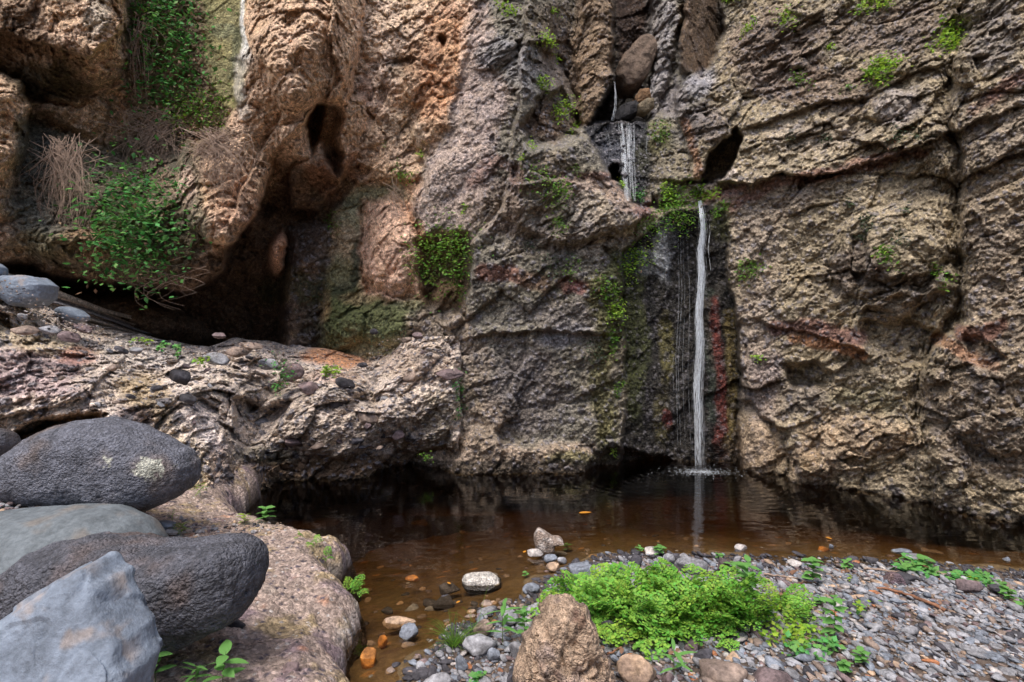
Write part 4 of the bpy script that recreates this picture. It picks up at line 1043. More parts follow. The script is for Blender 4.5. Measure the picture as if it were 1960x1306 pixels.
S = STONE
LB = [
    (1009, 1052, 1041, 1068, 0.0, "pale", 32, "flat pale stone in the water just below the triangular rock", 0.7, 0.2, 6, 10),
    (1041, 1060, 1068, 1079, 0.0, "blue", 33, "round blue grey stone in the row below the triangular rock", 0.8, 0.2, 7, 6),
    (1066, 1064, 1086, 1081, 0.0, "lavender", 34, "small grey stone at the right end of the row in the water", 0.8, 0.2, 7, 7),
    (1093, 1068, 1112, 1084, 0.0, "dark", 35, "small dark stone in the water left of the fern clump", 0.8, 0.2, 7, 8),
    (1046, 1077, 1073, 1096, 0.0, "tan", 36, "little ochre stone in front of the row of stones in the water", 0.8, 0.2, 7, 8),
    (1410, 1042, 1436, 1057, -0.01, "pale", 37, "small pale grey stone alone in the water above the beach", 0.8, 0.2, 7, 7),
    (1588, 1042, 1600, 1052, -0.01, "blue", 38, "tiny blue grey stone breaking the water right of the plunge reflection", 0.8, 0.2, 7, 7),
    (1712, 1050, 1750, 1062, -0.01, "blue", 39, "long flat grey stone just breaking the water at the right", 0.6, 0.3, 5, 8),
    (1740, 1062, 1790, 1080, 0.01, "lavender", 40, "pale grey stone at the water's edge behind the creeping green plant", 0.7, 0.3, 6, 9),
    (1924, 1066, 1938, 1076, -0.01, "blue", 41, "tiny blue stone in the water near the right edge", 0.8, 0.3, 6, 9),
    (755, 1198, 799, 1232, -0.02, "blue", 43, "blue grey cobble half out of the water between shelf and grass tuft", 0.8, 0.2, 7, 8),
    (1236, 1046, 1276, 1064, 0.0, "pale", 44, "pale angular stone at the waterline behind the fern clump", 0.7, 0.2, 6, 12),
    (1271, 1060, 1298, 1081, 0.02, "lavender", 45, "light grey stone between the pale angular one and the domed boulder", 0.8, 0.2, 7, 8),
    (1203, 1062, 1232, 1088, 0.02, "dark", 46, "round dark brown stone behind the fern clump", 0.8, 0.2, 7, 5),
    (1296, 1065, 1362, 1104, 0.04, "lavender", 47, "domed grey pitted boulder showing above the right half of the fern", 0.8, 0.2, 12, 5),
    (1090, 1076, 1154, 1112, 0.03, "blue", 48, "smooth grey stone behind the left end of the fern clump", 0.7, 0.25, 9, 6),
    (1272, 1080, 1304, 1102, 0.04, "purple", 49, "reddish grey stone tucked behind the fern beside the domed boulder", 0.8, 0.2, 9, 7),
    (1374, 1066, 1400, 1094, 0.03, "purple", 50, "upright reddish grey stone right of the domed boulder", 0.7, 0.2, 7, 9),
    (1404, 1064, 1424, 1080, 0.02, "lavender", 51, "small grey stone at the waterline right of the upright reddish one", 0.8, 0.2, 7, 8),
    (1448, 1078, 1464, 1092, 0.02, "blue", 52, "small blue grey stone beside the tall plant in the fern", 0.8, 0.2, 7, 8),
    (1512, 1072, 1540, 1086, 0.02, "pale", 53, "pale grey pebble-like stone at the edge of the gravel near the pool", 0.8, 0.2, 7, 8),
    (1456, 1058, 1470, 1070, 0.0, "dark", 54, "small dark stone touching the water at the top of the beach", 0.8, 0.2, 7, 8),
    (1714, 1094, 1762, 1118, 0.04, "dark", 56, "dark slab lying behind the reddish brown wedge", 0.6, 0.2, 4, 12),
    (1843, 1108, 1890, 1140, 0.05, "purple", 57, "purplish faceted stone below the dense creeping leaves at the right", 0.7, 0.2, 5, 14),
    (1900, 1120, 1932, 1136, 0.05, "dark", 58, "flat dark stone right of the purplish faceted one", 0.7, 0.2, 6, 9),
    (1470, 1148, 1508, 1186, 0.05, "blue", 59, "blue grey stone at the right flank of the fern clump", 0.7, 0.25, 6, 10),
    (1566, 1198, 1634, 1242, 0.07, "brown", 60, "brown rounded rock with a leafy stem growing before it", 0.8, 0.25, 8, 8),
    (1534, 1238, 1606, 1290, 0.08, "lavender", 61, "grey slab with a dark broken underside in the lower right", 0.7, 0.15, 4, 12),
    (1340, 1262, 1450, 1345, 0.08, "brown", 62, "large fractured grey brown rock at the bottom edge", 0.7, 0.15, 4, 16),
    (1450, 1268, 1542, 1350, 0.08, "purple", 63, "angular purple grey rock beside the large fractured one at the bottom edge", 0.7, 0.15, 4, 16),
    (1186, 1252, 1268, 1330, 0.08, "tan", 64, "knobbly tan grey rock just right of the upright pitted rock", 0.8, 0.15, 6, 14),
    (1262, 1284, 1296, 1320, 0.08, "purple", 65, "purplish stone at the bottom edge between two larger rocks", 0.8, 0.15, 6, 12),
    (1330, 1240, 1372, 1280, 0.07, "dark", 66, "black angular stone in front of the hanging fern tips", 0.8, 0.15, 5, 12),
    (1148, 1188, 1182, 1222, 0.06, "dark", 67, "dark round stone at the fern's lower left edge", 0.8, 0.2, 8, 6),
    (1278, 1208, 1316, 1238, 0.06, "dark", 68, "dark wedge-shaped stone below the middle of the fern", 0.8, 0.2, 4, 12),
    (1312, 1222, 1344, 1262, 0.07, "purple", 69, "brownish upright stone under the fern's small drooping spray", 0.8, 0.2, 5, 12),
    (1392, 1248, 1420, 1282, 0.08, "tan", 70, "tan rounded stone by the fern's lowest spray", 0.8, 0.2, 8, 6),
    (1180, 1216, 1200, 1234, 0.06, "blue", 71, "round blue grey pebble right of the pitted rock", 0.8, 0.2, 9, 5),
    (1788, 1218, 1846, 1246, 0.08, "dark", 72, "dark flat stone in the gravel at the lower right", 0.7, 0.3, 5, 10),
    (1884, 1248, 1958, 1282, 0.09, "blue", 73, "thin dark blue slab tilted in the gravel at the lower right corner", 0.7, 0.3, 4, 12),
    (1944, 1206, 1990, 1236, 0.08, "dark", 74, "dark stone cut by the right edge of the picture", 0.7, 0.3, 5, 10),
    (880, 1214, 952, 1256, 0.03, "lavender", 75, "rough grey rock right of the grass tuft", 0.8, 0.25, 7, 12),
    (952, 1164, 994, 1204, 0.02, "lavender", 76, "grey rock at the waterline under the broad-leaved sprout", 0.8, 0.25, 7, 12),
    (904, 1186, 944, 1222, 0.02, "brown", 77, "brown grey cobble at the water's edge above the rough grey rock", 0.8, 0.25, 7, 10),
    (970, 1222, 1010, 1264, 0.04, "lavender", 78, "round grey cobble left of the pitted rock", 0.8, 0.25, 9, 6),
    (964, 1270, 1012, 1320, 0.04, "dark", 79, "dark slate-coloured cobble at the bottom left of the pitted rock", 0.8, 0.2, 7, 9),
    (802, 1290, 866, 1340, 0.02, "lavender", 80, "flat grey cobble at the bottom edge beside the water", 0.8, 0.2, 7, 9),
    (868, 1256, 896, 1284, 0.03, "blue", 81, "oval blue grey pebble below the rough grey rock", 0.8, 0.2, 9, 6),
    (790, 1268, 816, 1288, 0.0, "lavender", 82, "smooth lilac pebble half in the water at the bottom", 0.8, 0.2, 9, 6),
    (930, 1240, 958, 1266, 0.04, "blue", 83, "angular blue grey stone between two grey cobbles", 0.8, 0.2, 5, 9),
    (1000, 1118, 1036, 1142, 0.0, "blue", 84, "grey stone in the water's edge above the broad-leaved sprout", 0.8, 0.2, 7, 9),
    (422, 1180, 466, 1216, 0.22, "dark", 85, "dark wedge of stone lying on the shelf under the saddle-topped boulder", 0.5, 0.1, 4, 12),
    (188, 1150, 218, 1178, 0.42, "blue", 86, "small blue grey stone wedged between the slab and the dark boulder", 0.7, 0.1, 5, 9),
    (288, 996, 332, 1018, 0.34, "blue", 87, "long blue grey stone on the gravel right of the greenish boulder", 0.6, 0.2, 5, 9),
    (305, 1012, 336, 1026, 0.33, "lavender", 88, "grey stone just below the long blue grey one", 0.6, 0.2, 6, 9),
    (116, 962, 160, 978, 0.42, "blue", 89, "flat bluish stone under the lichen-blotched boulder", 0.6, 0.2, 6, 9),
    (172, 966, 206, 984, 0.42, "lavender", 90, "grey stone peeping out under the middle of the lichen-blotched boulder", 0.6, 0.2, 6, 9),
    (240, 960, 276, 992, 0.38, "tan", 91, "tan stone that props up the lichen-blotched boulder", 0.6, 0.2, 6, 9),
    (532, 1268, 572, 1300, 0.22, "purple", 92, "purple grey cobble set in the top of the rock shelf", 0.8, 0.5, 7, 8),
    (14, 858, 38, 874, 0.75, "dark", 93, "small dark stone on the gravel left of the lichen-blotched boulder", 0.8, 0.2, 5, 8),
    (724, 1183, 794, 1204, -0.02, "tan", 94, "flat tan stone lying awash left of the blue grey cobble", 0.45, 0.4, 5, 8),
    (828, 1118, 880, 1140, -0.06, "dark", 95, "dark brown stone under the shallow water left of the whitish-crowned rock", 0.6, 0.4, 5, 8),
    (826, 1140, 872, 1170, -0.07, "dark", 96, "dark stone under water above the grass tuft", 0.7, 0.4, 6, 8),
    (686, 1240, 722, 1284, -0.05, "orange", 97, "bright orange submerged stone by the rock shelf", 0.9, 0.6, 6, 7),
    (720, 1214, 744, 1236, -0.04, "orange", 98, "small orange submerged stone left of the blue grey cobble", 0.9, 0.6, 6, 7),
    (774, 1102, 806, 1112, -0.04, "orange", 99, "thin orange stone under water left of the whitish-crowned rock", 0.6, 0.6, 6, 7),
    (1566, 1046, 1592, 1056, -0.03, "orange", 100, "small orange stone under water near the top of the beach", 0.7, 0.6, 6, 7),
    (726, 1162, 752, 1174, -0.05, "dark", 101, "small dark submerged stone beside the edge of the rock shelf", 0.7, 0.6, 6, 7),
]
for x0, y0, x1, y1, z, m, sd_, lab, dep, sink, sh, fc in LB:
    stone_box(x0, y0, x1, y1, z, S[m], sd_, lab, depth=dep, sink=sink, sharp=26 if sh < 8 and fc > 6 else 14, facets=fc + 5, sub=4 if x1 - x0 > 24 else 3, rot=0)

def fine(c1, c2, z0=None):
    def f(V, Q):
        c = np.repeat(srgb(*c1)[None], len(V), 0)
        k = sstep(0.0, 0.3, fbm(Q, 12, 4, 5, .6))[:, None] if z0 is None else sstep(z0 - .006, z0 + .006, V[:, 2] + 0.012 * fbm(Q, 30, 3, 5))[:, None]
        return (c * k + srgb(*c2) * (1 - k)) * (1 + 0.35 * fbm(Q, 60, 3, 4, .6))[:, None]
    return f
outline_rock("stone", [(1024, 1044), (1023, 1024), (1030, 1009), (1044, 1016), (1058, 1026), (1074, 1032), (1079, 1040), (1060, 1046), (1060, 1060), (1030, 1060)], 4.12, 0.09, M_BOULD, "pale triangular rock standing in the shallow water", cat="rock",
             fullness=0.4, rough=0.012, freq=14, seed=31, colf=fine((200, 190, 184), (160, 142, 130)), res=(80, 50))
outline_rock("stone", [(1692, 1126), (1697, 1108), (1706, 1096), (1713, 1094), (1722, 1104), (1730, 1122), (1737, 1140), (1722, 1138), (1712, 1132), (1698, 1136)], 3.45, 0.06, M_BOULD, "reddish brown wedge of rock standing on the gravel at the right", cat="rock",
             fullness=0.35, rough=0.008, freq=14, seed=55, colf=fine((132, 110, 108), (108, 92, 100)), res=(80, 50))
outline_rock("stone", [(886, 1106), (892, 1099), (912, 1096), (936, 1095), (950, 1104), (958, 1112), (958, 1124), (940, 1134), (896, 1134), (886, 1120)], 3.58, 0.09, M_BOULD, "dark wet rock with a whitish crown in the brown shallows", cat="rock",
             fullness=0.5, rough=0.012, freq=12, seed=42, colf=fine((206, 200, 192), (40, 38, 40), 0.018), res=(90, 60))
# stones jammed in the gully
def gully(outline, D, th_, label, colr, seed):
    def cf(V, Q): return srgb(*colr) * (1 + 0.3 * fbm(Q, 5, 4, 4, 0.6))[:, None]
    return outline_rock("chockstone", outline, D, th_, M_BOULD, label, cat="boulder", rough=0.07, freq=4, seed=seed, fullness=0.38, colf=cf, res=(90, 60))
gully([(1176, 142), (1188, 122), (1206, 98), (1228, 78), (1244, 84), (1249, 104), (1240, 134), (1228, 160), (1212, 176), (1190, 176), (1178, 160)], 8.5, 0.3, "large tilted boulder jammed high in the gully above the falls", (124, 106, 92), 41)
gully([(1214, 190), (1224, 178), (1238, 178), (1242, 190), (1234, 198), (1218, 200)], 8.1, 0.1, "small rounded boulder below the tilted one in the gully", (132, 102, 74), 42)
gully([(1222, 206), (1236, 194), (1248, 194), (1247, 208), (1232, 218), (1222, 216)], 7.9, 0.1, "oval grey stone at the right of the gully lip", (134, 120, 98), 43)
gully([(1170, 222), (1190, 206), (1214, 196), (1220, 204), (1212, 222), (1186, 234), (1172, 234)], 8.0, 0.12, "wet black slab leaning at the lip of the upper fall", (52, 50, 52), 44)

# cobbles set in the ledge: parts of it
CM = [make_mesh("cobble", stone_verts(200 + k, 4, (1, .8, .8), 11, 14, 0.06)[0], ICO[4][1], S[("lavender", "purple", "brown", "dark")[k % 4]]) for k in range(8)]
COB = [(512, 692, 20, 14, 10), (555, 706, 26, 24, 0), (455, 668, 24, 15, 15), (345, 714, 24, 22, 20), (491, 800, 26, 22, 10), (628, 812, 46, 20, 32), (702, 796, 26, 20, 15), (648, 768, 18, 14, 10), (413, 682, 26, 14, 15),
       (858, 712, 30, 13, 5), (790, 716, 20, 14, 0), (726, 822, 14, 18, -10), (533, 838, 22, 18, 40), (560, 842, 16, 12, 0), (480, 660, 26, 10, 12), (662, 728, 22, 14, 20), (742, 760, 16, 12, 0), (590, 738, 24, 16, 20), (218, 700, 14, 9, 0),
       (360, 760, 18, 12, 20), (470, 905, 14, 14, 0), (800, 640, 12, 9, 0), (780, 648, 12, 8, 0), (716, 632, 9, 8, 0), (96, 628, 20, 10, 10), (130, 640, 22, 12, 30), (50, 628, 26, 12, 15), (232, 668, 14, 8, 30), (260, 668, 16, 9, 0), (160, 626, 18, 10, 20),
       (640, 700, 9, 6, 0), (694, 696, 11, 7, 0), (905, 810, 14, 11, -30), (760, 830, 14, 12, 0), (610, 850, 16, 10, 0), (680, 840, 18, 12, 0), (570, 790, 14, 12, 0), (420, 640, 14, 8, 0), (330, 690, 12, 8, 0), (300, 740, 12, 8, 0)]
for k in range(40):
    COB.append((float(rng.uniform(0, 860)), 0, float(rng.uniform(5, 10)), float(rng.uniform(4, 8)), float(rng.uniform(-20, 40))))
for k, (cx_, cy_, a, b, ro) in enumerate(COB):
    if cy_ == 0:
        tp = float(np.interp(cx_, rim_x, rim_y)); cy_ = tp + 12 + (870 - tp) * float(rng.random())
    D = lg.D_at(cx_, cy_)
    o = bpy.data.objects.new("cobble", CM[k % 8]); link(o, ledge)
    sx = a / FPX * D
    o.location = at(cx_, cy_ + b * .3, D + sx * 0.5)
    o.scale = (sx, sx * 0.9, b / FPX * D * 1.05)
    o.rotation_euler = (0.2, math.radians(ro), random.uniform(-.3, .3))

# ---- pebbles of the beach
PC = ["lavender", "lavender", "blue", "brown", "tan", "dark", "pale", "purple", "rusty"]
PW = np.array([7, 6, 7, 3, 1.2, 2.6, 1.6, 2.0, 0.35]); PW = PW / PW.sum()
LAB = {"lavender": "flat lilac grey pebble lying in the beach gravel", "blue": "flat blue grey pebble lying in the beach gravel", "brown": "brown grey pebble lying in the beach gravel", "tan": "sandy tan pebble lying in the beach gravel",
       "dark": "blackish pebble lying in the beach gravel", "pale": "whitish pebble lying in the beach gravel", "purple": "purplish brown pebble lying in the beach gravel", "rusty": "rusty orange pebble lying in the beach gravel"}
peb_me = {}
for c in set(PC):
    for v in range(4):
        V, T = stone_verts(300 + v * 7 + len(c), 2, (1, random.uniform(.6, .85), random.uniform(.22, .42)), 12, 22, 0.05)
        peb_me[c, v] = make_mesh("pebble", V, T, S[c])
cand = rng.uniform([-0.6, 1.7], [4.3, 4.2], (42000, 2))
Pc = np.c_[cand, np.zeros(len(cand))].astype(F)
d = beach_sd(Pc)
pxs = CX + cand[:, 0] / cand[:, 1] * FPX
pys = CY + (EYE - 0.08) / cand[:, 1] * FPX
bare = fbm(Pc, 1.7, 3, 77)
keep = (d > -0.05) & (pxs > -100) & (pxs < 2080) & (rng.random(len(cand)) < np.clip(1.05 + bare * 1.0 - 0.45 * sstep(.25, 0, d), 0.15, 1))
cand, d, pxs, pys, Pc = cand[keep], d[keep], pxs[keep], pys[keep], Pc[keep]
size = np.clip(np.exp(rng.normal(math.log(0.0125), 0.52, len(cand))), 0.005, 0.05)
zz = ground_z(Pc)
order = np.argsort(-size / cand[:, 1])
vis = (pxs > 0) & (pxs < 1960) & (pys < 1300)
BIG = [i for i in order if vis[i]][:290]
bigset = set(BIG)
VV, TT, MI, base = [], [], [], 0
cidx = rng.choice(len(PC), len(cand), p=PW)
cidx = np.where((d < 0.07 + 0.05 * rng.random(len(d))) & (rng.random(len(d)) < .75), 5, cidx)
small_shapes = [stone_verts(400 + k, 1, (1, .75, .42), 6, 7, 0.03) for k in range(6)]
med_shapes = [stone_verts(420 + k, 2, (1, .72, .34), 12, 22, 0.03) for k in range(6)]
mat_list = sorted(set(PC))
for i in range(len(cand)):
    s_ = float(size[i])
    yaw = -0.55 + rng.normal() * 0.7
    R = (Matrix.Rotation(yaw, 3, 'Z') @ Matrix.Rotation(rng.normal() * 0.25, 3, 'X') @ Matrix.Rotation(0.25 + rng.normal() * 0.22, 3, 'Y'))
    c = PC[cidx[i]]
    loc = np.array([cand[i, 0], cand[i, 1], zz[i] + s_ * float(rng.uniform(-0.05, 0.45))], F)
    if i in bigset:
        o = bpy.data.objects.new("pebble", peb_me[c, i % 4]); link(o)
        o.location = loc.tolist(); o.scale = (s_, s_ * random.uniform(.7, 1), s_ * random.uniform(.8, 1.2)); o.rotation_euler = R.to_euler()
        X_, Y_ = pxs[i], pys[i]
        zone = ("near the top of the beach by the water" if Y_ < 1130 else "under and around the bent brown stick" if Y_ < 1200 and X_ > 1640 else "in the bottom right corner of the picture" if X_ > 1780 else "on the open gravel between brown rounded rock and right corner" if X_ > 1600 else
                "in front of the fern clump's right end" if X_ > 1400 else "in front of the fern clump's middle" if X_ > 1170 else "left of the upright pitted rock" if X_ < 1010 else "close around the upright pitted rock")
        szw = "larger " if s_ / cand[i, 1] > 0.0085 else "smaller "
        tag(o, szw + LAB[c].split(" lying")[0] + " " + zone, "pebble", szw + LAB[c].split(" lying")[0].replace("pebble", "pebbles") + " " + zone)
    else:
        V, T = (med_shapes if s_ / cand[i, 1] > 0.0055 else small_shapes)[i % 6]
        VV.append((V * s_) @ np.array(R, F).T + loc); TT.append(T + base); MI.append(np.full(len(T), mat_list.index(c))); base += len(V)
me = make_mesh("gravel", np.concatenate(VV), np.concatenate(TT), None)
for c in mat_list: me.materials.append(S[c])
me.polygons.foreach_set("material_index", np.concatenate(MI).astype(np.int32))
tag(obj("gravel", me), "small grey, lilac and brown gravel covering the beach", kind="stuff")

# stones lying on the pool bed
VV, TT, MI, base = [], [], [], 0
for k in range(420):
    x, y = float(rng.uniform(-1.1, 4.2)), float(rng.uniform(1.9, 6.0))
    if rng.random() < .5: x, y = float(rng.normal(0, .6)), float(rng.normal(3.0, .6))
    if beach_sd(np.array([[x, y, 0]], F))[0] > -0.05: continue
    s_ = float(np.clip(np.exp(rng.normal(math.log(.022), .5)), .01, .07))
    V, T = med_shapes[k % 6]
    R = Matrix.Rotation(random.uniform(0, 6), 3, 'Z')
    VV.append((V * s_) @ np.array(R, F).T + np.array([x, y, gz(x, y) + s_ * .1], F)); TT.append(T + base)
    MI.append(np.full(len(T), mat_list.index(random.choice(["dark", "brown", "purple", "lavender", "dark", "tan", "brown"])))); base += len(V)
me = make_mesh("pebbles", np.concatenate(VV), np.concatenate(TT), None)
for c in mat_list: me.materials.append(S[c])
me.polygons.foreach_set("material_index", np.concatenate(MI).astype(np.int32))
tag(obj("bed_pebbles", me), "submerged stones strewn over the brown pool bed", kind="stuff")

# rubble on the shelf between the boulders
VV, TT, MI, base = [], [], [], 0
def scatter_px(n, fx, zf, smin, smax, mats):
    global base
    for k in range(n):
        x, y = fx()
        p = level(x, y, 0.3)
        for _ in range(3):
            p = level(x, y, zf(p.x, p.y))
        s_ = random.uniform(smin, smax) * (0.6 + random.random())
        V, T = med_shapes[k % 6]
        R = Matrix.Rotation(random.uniform(0, 6), 3, 'Z') @ Matrix.Rotation(random.gauss(0, .3), 3, 'X')
        VV.append((V * np.array([s_, s_, s_ * 1.6])) @ np.array(R, F).T + np.array(p[:], F) + np.array([0, 0, s_ * .2])); TT.append(T + base)
        MI.append(np.full(len(T), mat_list.index(random.choice(mats)))); base += len(V)
scatter_px(240, lambda: (random.uniform(-20, 250), random.gauss(974, 9)), shz, 0.008, 0.02, ["pale", "tan", "lavender", "purple"])
scatter_px(130, lambda: (random.gauss(360, 50), random.gauss(1015, 12)), shz, 0.006, 0.018, ["pale", "tan", "lavender", "purple"])
scatter_px(60, lambda: (random.uniform(430, 540), random.gauss(1010, 8)), shz, 0.005, 0.014, ["pale", "tan", "dark"])
scatter_px(110, lambda: (random.uniform(300, 640), random.uniform(1020, 1300)), shz, 0.003, 0.007, ["pale", "tan", "dark"])
me = make_mesh("gravel", np.concatenate(VV), np.concatenate(TT), None)
for c in mat_list: me.materials.append(S[c])
me.polygons.foreach_set("material_index", np.concatenate(MI).astype(np.int32))
tag(obj("gravel", me), "pale rubble and grit strewn over the rock shelf between the boulders", kind="stuff")
# rubble on the crest of the ledge
VV, TT, MI, base = [], [], [], 0
for k in range(900):
    x = random.uniform(-20, 880); tp = float(np.interp(x, rim_x, rim_y))
    y = tp + 4 + abs(random.gauss(0, 34))
    D = lg.D_at(x, y); s_ = random.uniform(0.004, 0.013)
    V, T = small_shapes[k % 6]
    VV.append(V * np.array([s_, s_, s_ * 1.5]) + np.array(at(x, y, D)[:], F)); TT.append(T + base)
    MI.append(np.full(len(T), mat_list.index(random.choice(["lavender", "pale", "purple", "tan", "brown", "dark"])))); base += len(V)
me = make_mesh("gravel", np.concatenate(VV), np.concatenate(TT), None)
for c in mat_list: me.materials.append(S[c])
me.polygons.foreach_set("material_index", np.concatenate(MI).astype(np.int32))
tag(obj("gravel", me), "loose grit and small stones on the crest of the ledge", kind="stuff")
# ================================================================== PLANTS
G_IVY = leaf_material("ivy_leaf", (0.075, 0.24, 0.055), 0.65, 0.35)
G_FERN = leaf_material("fern_leaf", (0.24, 0.54, 0.08), 0.25, 0.4)
G_WALL = leaf_material("wall_leaf", (0.12, 0.27, 0.03), 0.45, 0.35)
G_LIGHT = leaf_material("light_leaf", (0.26, 0.46, 0.05), 0.3, 0.4)
G_SPROUT = leaf_material("sprout_leaf", (0.12, 0.36, 0.09), 0.2, 0.3)
G_DARKW = leaf_material("bristly_leaf", (0.05, 0.075, 0.04), 0.4, 0.2)
G_DEAD = leaf_material("dead_leaf", (0.22, 0.14, 0.08), 0.5, 0.15)
G_STEM = plain_material("green_stem", (0.10, 0.14, 0.04), 0.7)
G_DRY = plain_material("dry_stem", (0.36, 0.26, 0.20), 0.9)
G_BLACK = plain_material("black_stem", (0.03, 0.02, 0.012), 0.5)
G_BARK = plain_material("stick_bark", (0.27, 0.13, 0.075), 0.8, speck=.4, scale=30)

class Buf:
    def __init__(s): s.V, s.T, s.n = [], [], 0
    def add(s, V, T):
        s.V.append(np.asarray(V, F)); s.T.append(np.asarray(T, np.int32) + s.n); s.n += len(V)
    def mesh(s, name, mat, smooth=True):
        return make_mesh(name, np.concatenate(s.V), np.concatenate(s.T), mat, smooth=smooth)
    def leaves(s, P, size, aspect=0.6, droop=0.15, face=None, jitter=1.0):
        """folded pointed leaves, one per row of P"""
        n = len(P)
        r = rng
        u = r.normal(size=(n, 3)); u[:, 2] = u[:, 2] * 0.4 - droop
        u /= np.linalg.norm(u, axis=1)[:, None]
        up = np.array([0, -0.38, 0.95]) if face is None else np.array(face, float)
        nn = up + r.normal(size=(n, 3)) * 0.32 * jitter
        nn -= (nn * u).sum(1)[:, None] * u; nn /= np.linalg.norm(nn, axis=1)[:, None] + 1e-9
        w = np.cross(nn, u)
        L = (size * r.uniform(0.6, 1.3, n))[:, None]; W = L * aspect * 0.5
        V = np.stack([P, P + u * L * .4 + w * W - nn * L * .05, P + u * L - nn * L * 0.12, P + u * L * .4 - w * W - nn * L * .05, P + u * L * .45 + nn * L * 0.06], 1)
        b = np.arange(n)[:, None, None] * 5
        T = (b + np.array([[0, 1, 4], [1, 2, 4], [2, 3, 4], [3, 0, 4]])[None]).reshape(-1, 3)
        s.add(V.reshape(-1, 3), T)
    def tube(s, pts, r0, r1, k=4):
        pts = np.asarray(pts, float); n = len(pts)
        t = np.gradient(pts, axis=0); t /= np.linalg.norm(t, axis=1)[:, None] + 1e-9
        a = np.cross(t, [0.3, 0.9, 0.2]); a /= np.linalg.norm(a, axis=1)[:, None] + 1e-9
        b = np.cross(t, a)
        rr = np.linspace(r0, r1, n)[:, None, None]
        th = np.arange(k) / k * 2 * np.pi
        V = pts[:, None] + rr * (np.cos(th)[None, :, None] * a[:, None] + np.sin(th)[None, :, None] * b[:, None])
        i = np.arange(n * k).reshape(n, k); j = np.roll(i, -1, 1)
        q = np.stack([i[:-1].ravel(), j[:-1].ravel(), j[1:].ravel(), i[1:].ravel()], 1)
        s.add(V.reshape(-1, 3), np.concatenate([q[:, [0, 1, 2]], q[:, [0, 2, 3]]]))

def wallD(x, y):
    d = cl.D_at(x, y)
    if 0 <= x < 890 and y > np.interp(x, rim_x, rim_y):
        d = min(d, lg.D_at(x, y))
    return d

def wall_plant(name, cx, cy, rx, ry, n, size, mat, label, cat="plant", out=0.12, group=None, rot=0.0, stems=True, dead=0.0, aspect=0.6, clumps=None, Dof=None):
    """leafy plant rooted in the rock face: leaves spread round several shoots, with gaps between"""
    Df = Dof or wallD
    c, s_ = math.cos(math.radians(rot)), math.sin(math.radians(rot))
    root = empty(name, at(cx, cy, Df(cx, cy)))
    o0 = np.array(root.location)
    B, S_, DD = Buf(), Buf(), Buf()
    K = clumps or max(3, int(n / 28))
    pts, dpts = [], []
    for k in range(K):
        a, q = random.uniform(0, 6.28), math.sqrt(random.random()) * 0.85
        x, y = q * math.cos(a) * rx, q * math.sin(a) * ry
        X_, Y_ = cx + x * c - y * s_, cy + x * s_ + y * c
        D = Df(X_, Y_)
        base_ = np.array(at(X_, Y_, D))
        dirv = np.array([random.gauss(0, .35), -1.0, random.gauss(0.1, .45)]); dirv /= np.linalg.norm(dirv)
        L = out * random.uniform(.5, 1.3)
        sag = random.uniform(.1, .6) * L
        t = np.linspace(0, 1, 6)[:, None]
        path = base_ + dirv * L * t + np.array([0, 0, -1]) * sag * t ** 2
        S_.tube(path - o0, 0.003, 0.001, 3)
        m = max(4, int(n / K))
        sp = min(rx, ry) / FPX * D * 0.42
        tt = np.random.default_rng(random.randint(0, 9 ** 9)).uniform(0.15, 1.05, m)[:, None]
        P = base_ + dirv * L * tt + np.array([0, 0, -1]) * sag * tt ** 2 + rng.normal(size=(m, 3)) * np.array([sp, sp * .5, sp])
        isd = rng.random(m) < dead
        pts.append(P[~isd]); dpts.append(P[isd])
    P = np.concatenate(pts)
    if len(P): B.leaves(P - o0, size * 1.25, aspect)
    obj("foliage", B.mesh("foliage", mat), root)
    if stems: obj("stem", S_.mesh("stem", G_STEM), root)["kind"] = "stuff"
    Pd = np.concatenate(dpts)
    if len(Pd) > 3:
        B2 = Buf(); B2.leaves(Pd - o0 + np.array([0, 0.02, -0.03]), size * 1.1, aspect * .8, droop=.9)
        obj("dead_leaf", B2.mesh("dead_leaf", G_DEAD), root)["kind"] = "stuff"
    return tag(root, label, cat, group)

# big curtains on the left
wall_plant("ivy", 330, 90, 70, 130, 2000, 0.052, G_IVY, "dark green ivy curtain hanging beside the yellowish smooth rock at the top left", "ivy", 0.28, dead=.18, clumps=80)
wall_plant("ivy", 275, 420, 82, 90, 2200, 0.056, G_IVY, "dense dark green ivy hanging over the mouth of the hollow", "ivy", 0.38, dead=.12, clumps=80)
wall_plant("ivy", 395, 215, 55, 36, 700, 0.036, G_WALL, "brighter green trailing plant on the lip below the yellowish smooth rock", "plant", 0.2, dead=.2, clumps=34)
wall_plant("dry_creeper", 395, 262, 46, 34, 460, 0.03, G_DEAD, "rusty brown dead creeper under the bright green trailing plant", "creeper", 0.16, clumps=26)
wall_plant("dry_creeper", 268, 100, 20, 90, 300, 0.034, G_DEAD, "brown withered creeper along the left side of the ivy curtain", "creeper", 0.16, clumps=20)
wall_plant("dry_creeper", 275, 250, 50, 40, 220, 0.03, G_DEAD, "sparse dry creeper between the two ivy curtains", "creeper", 0.16, clumps=20, dead=.0)
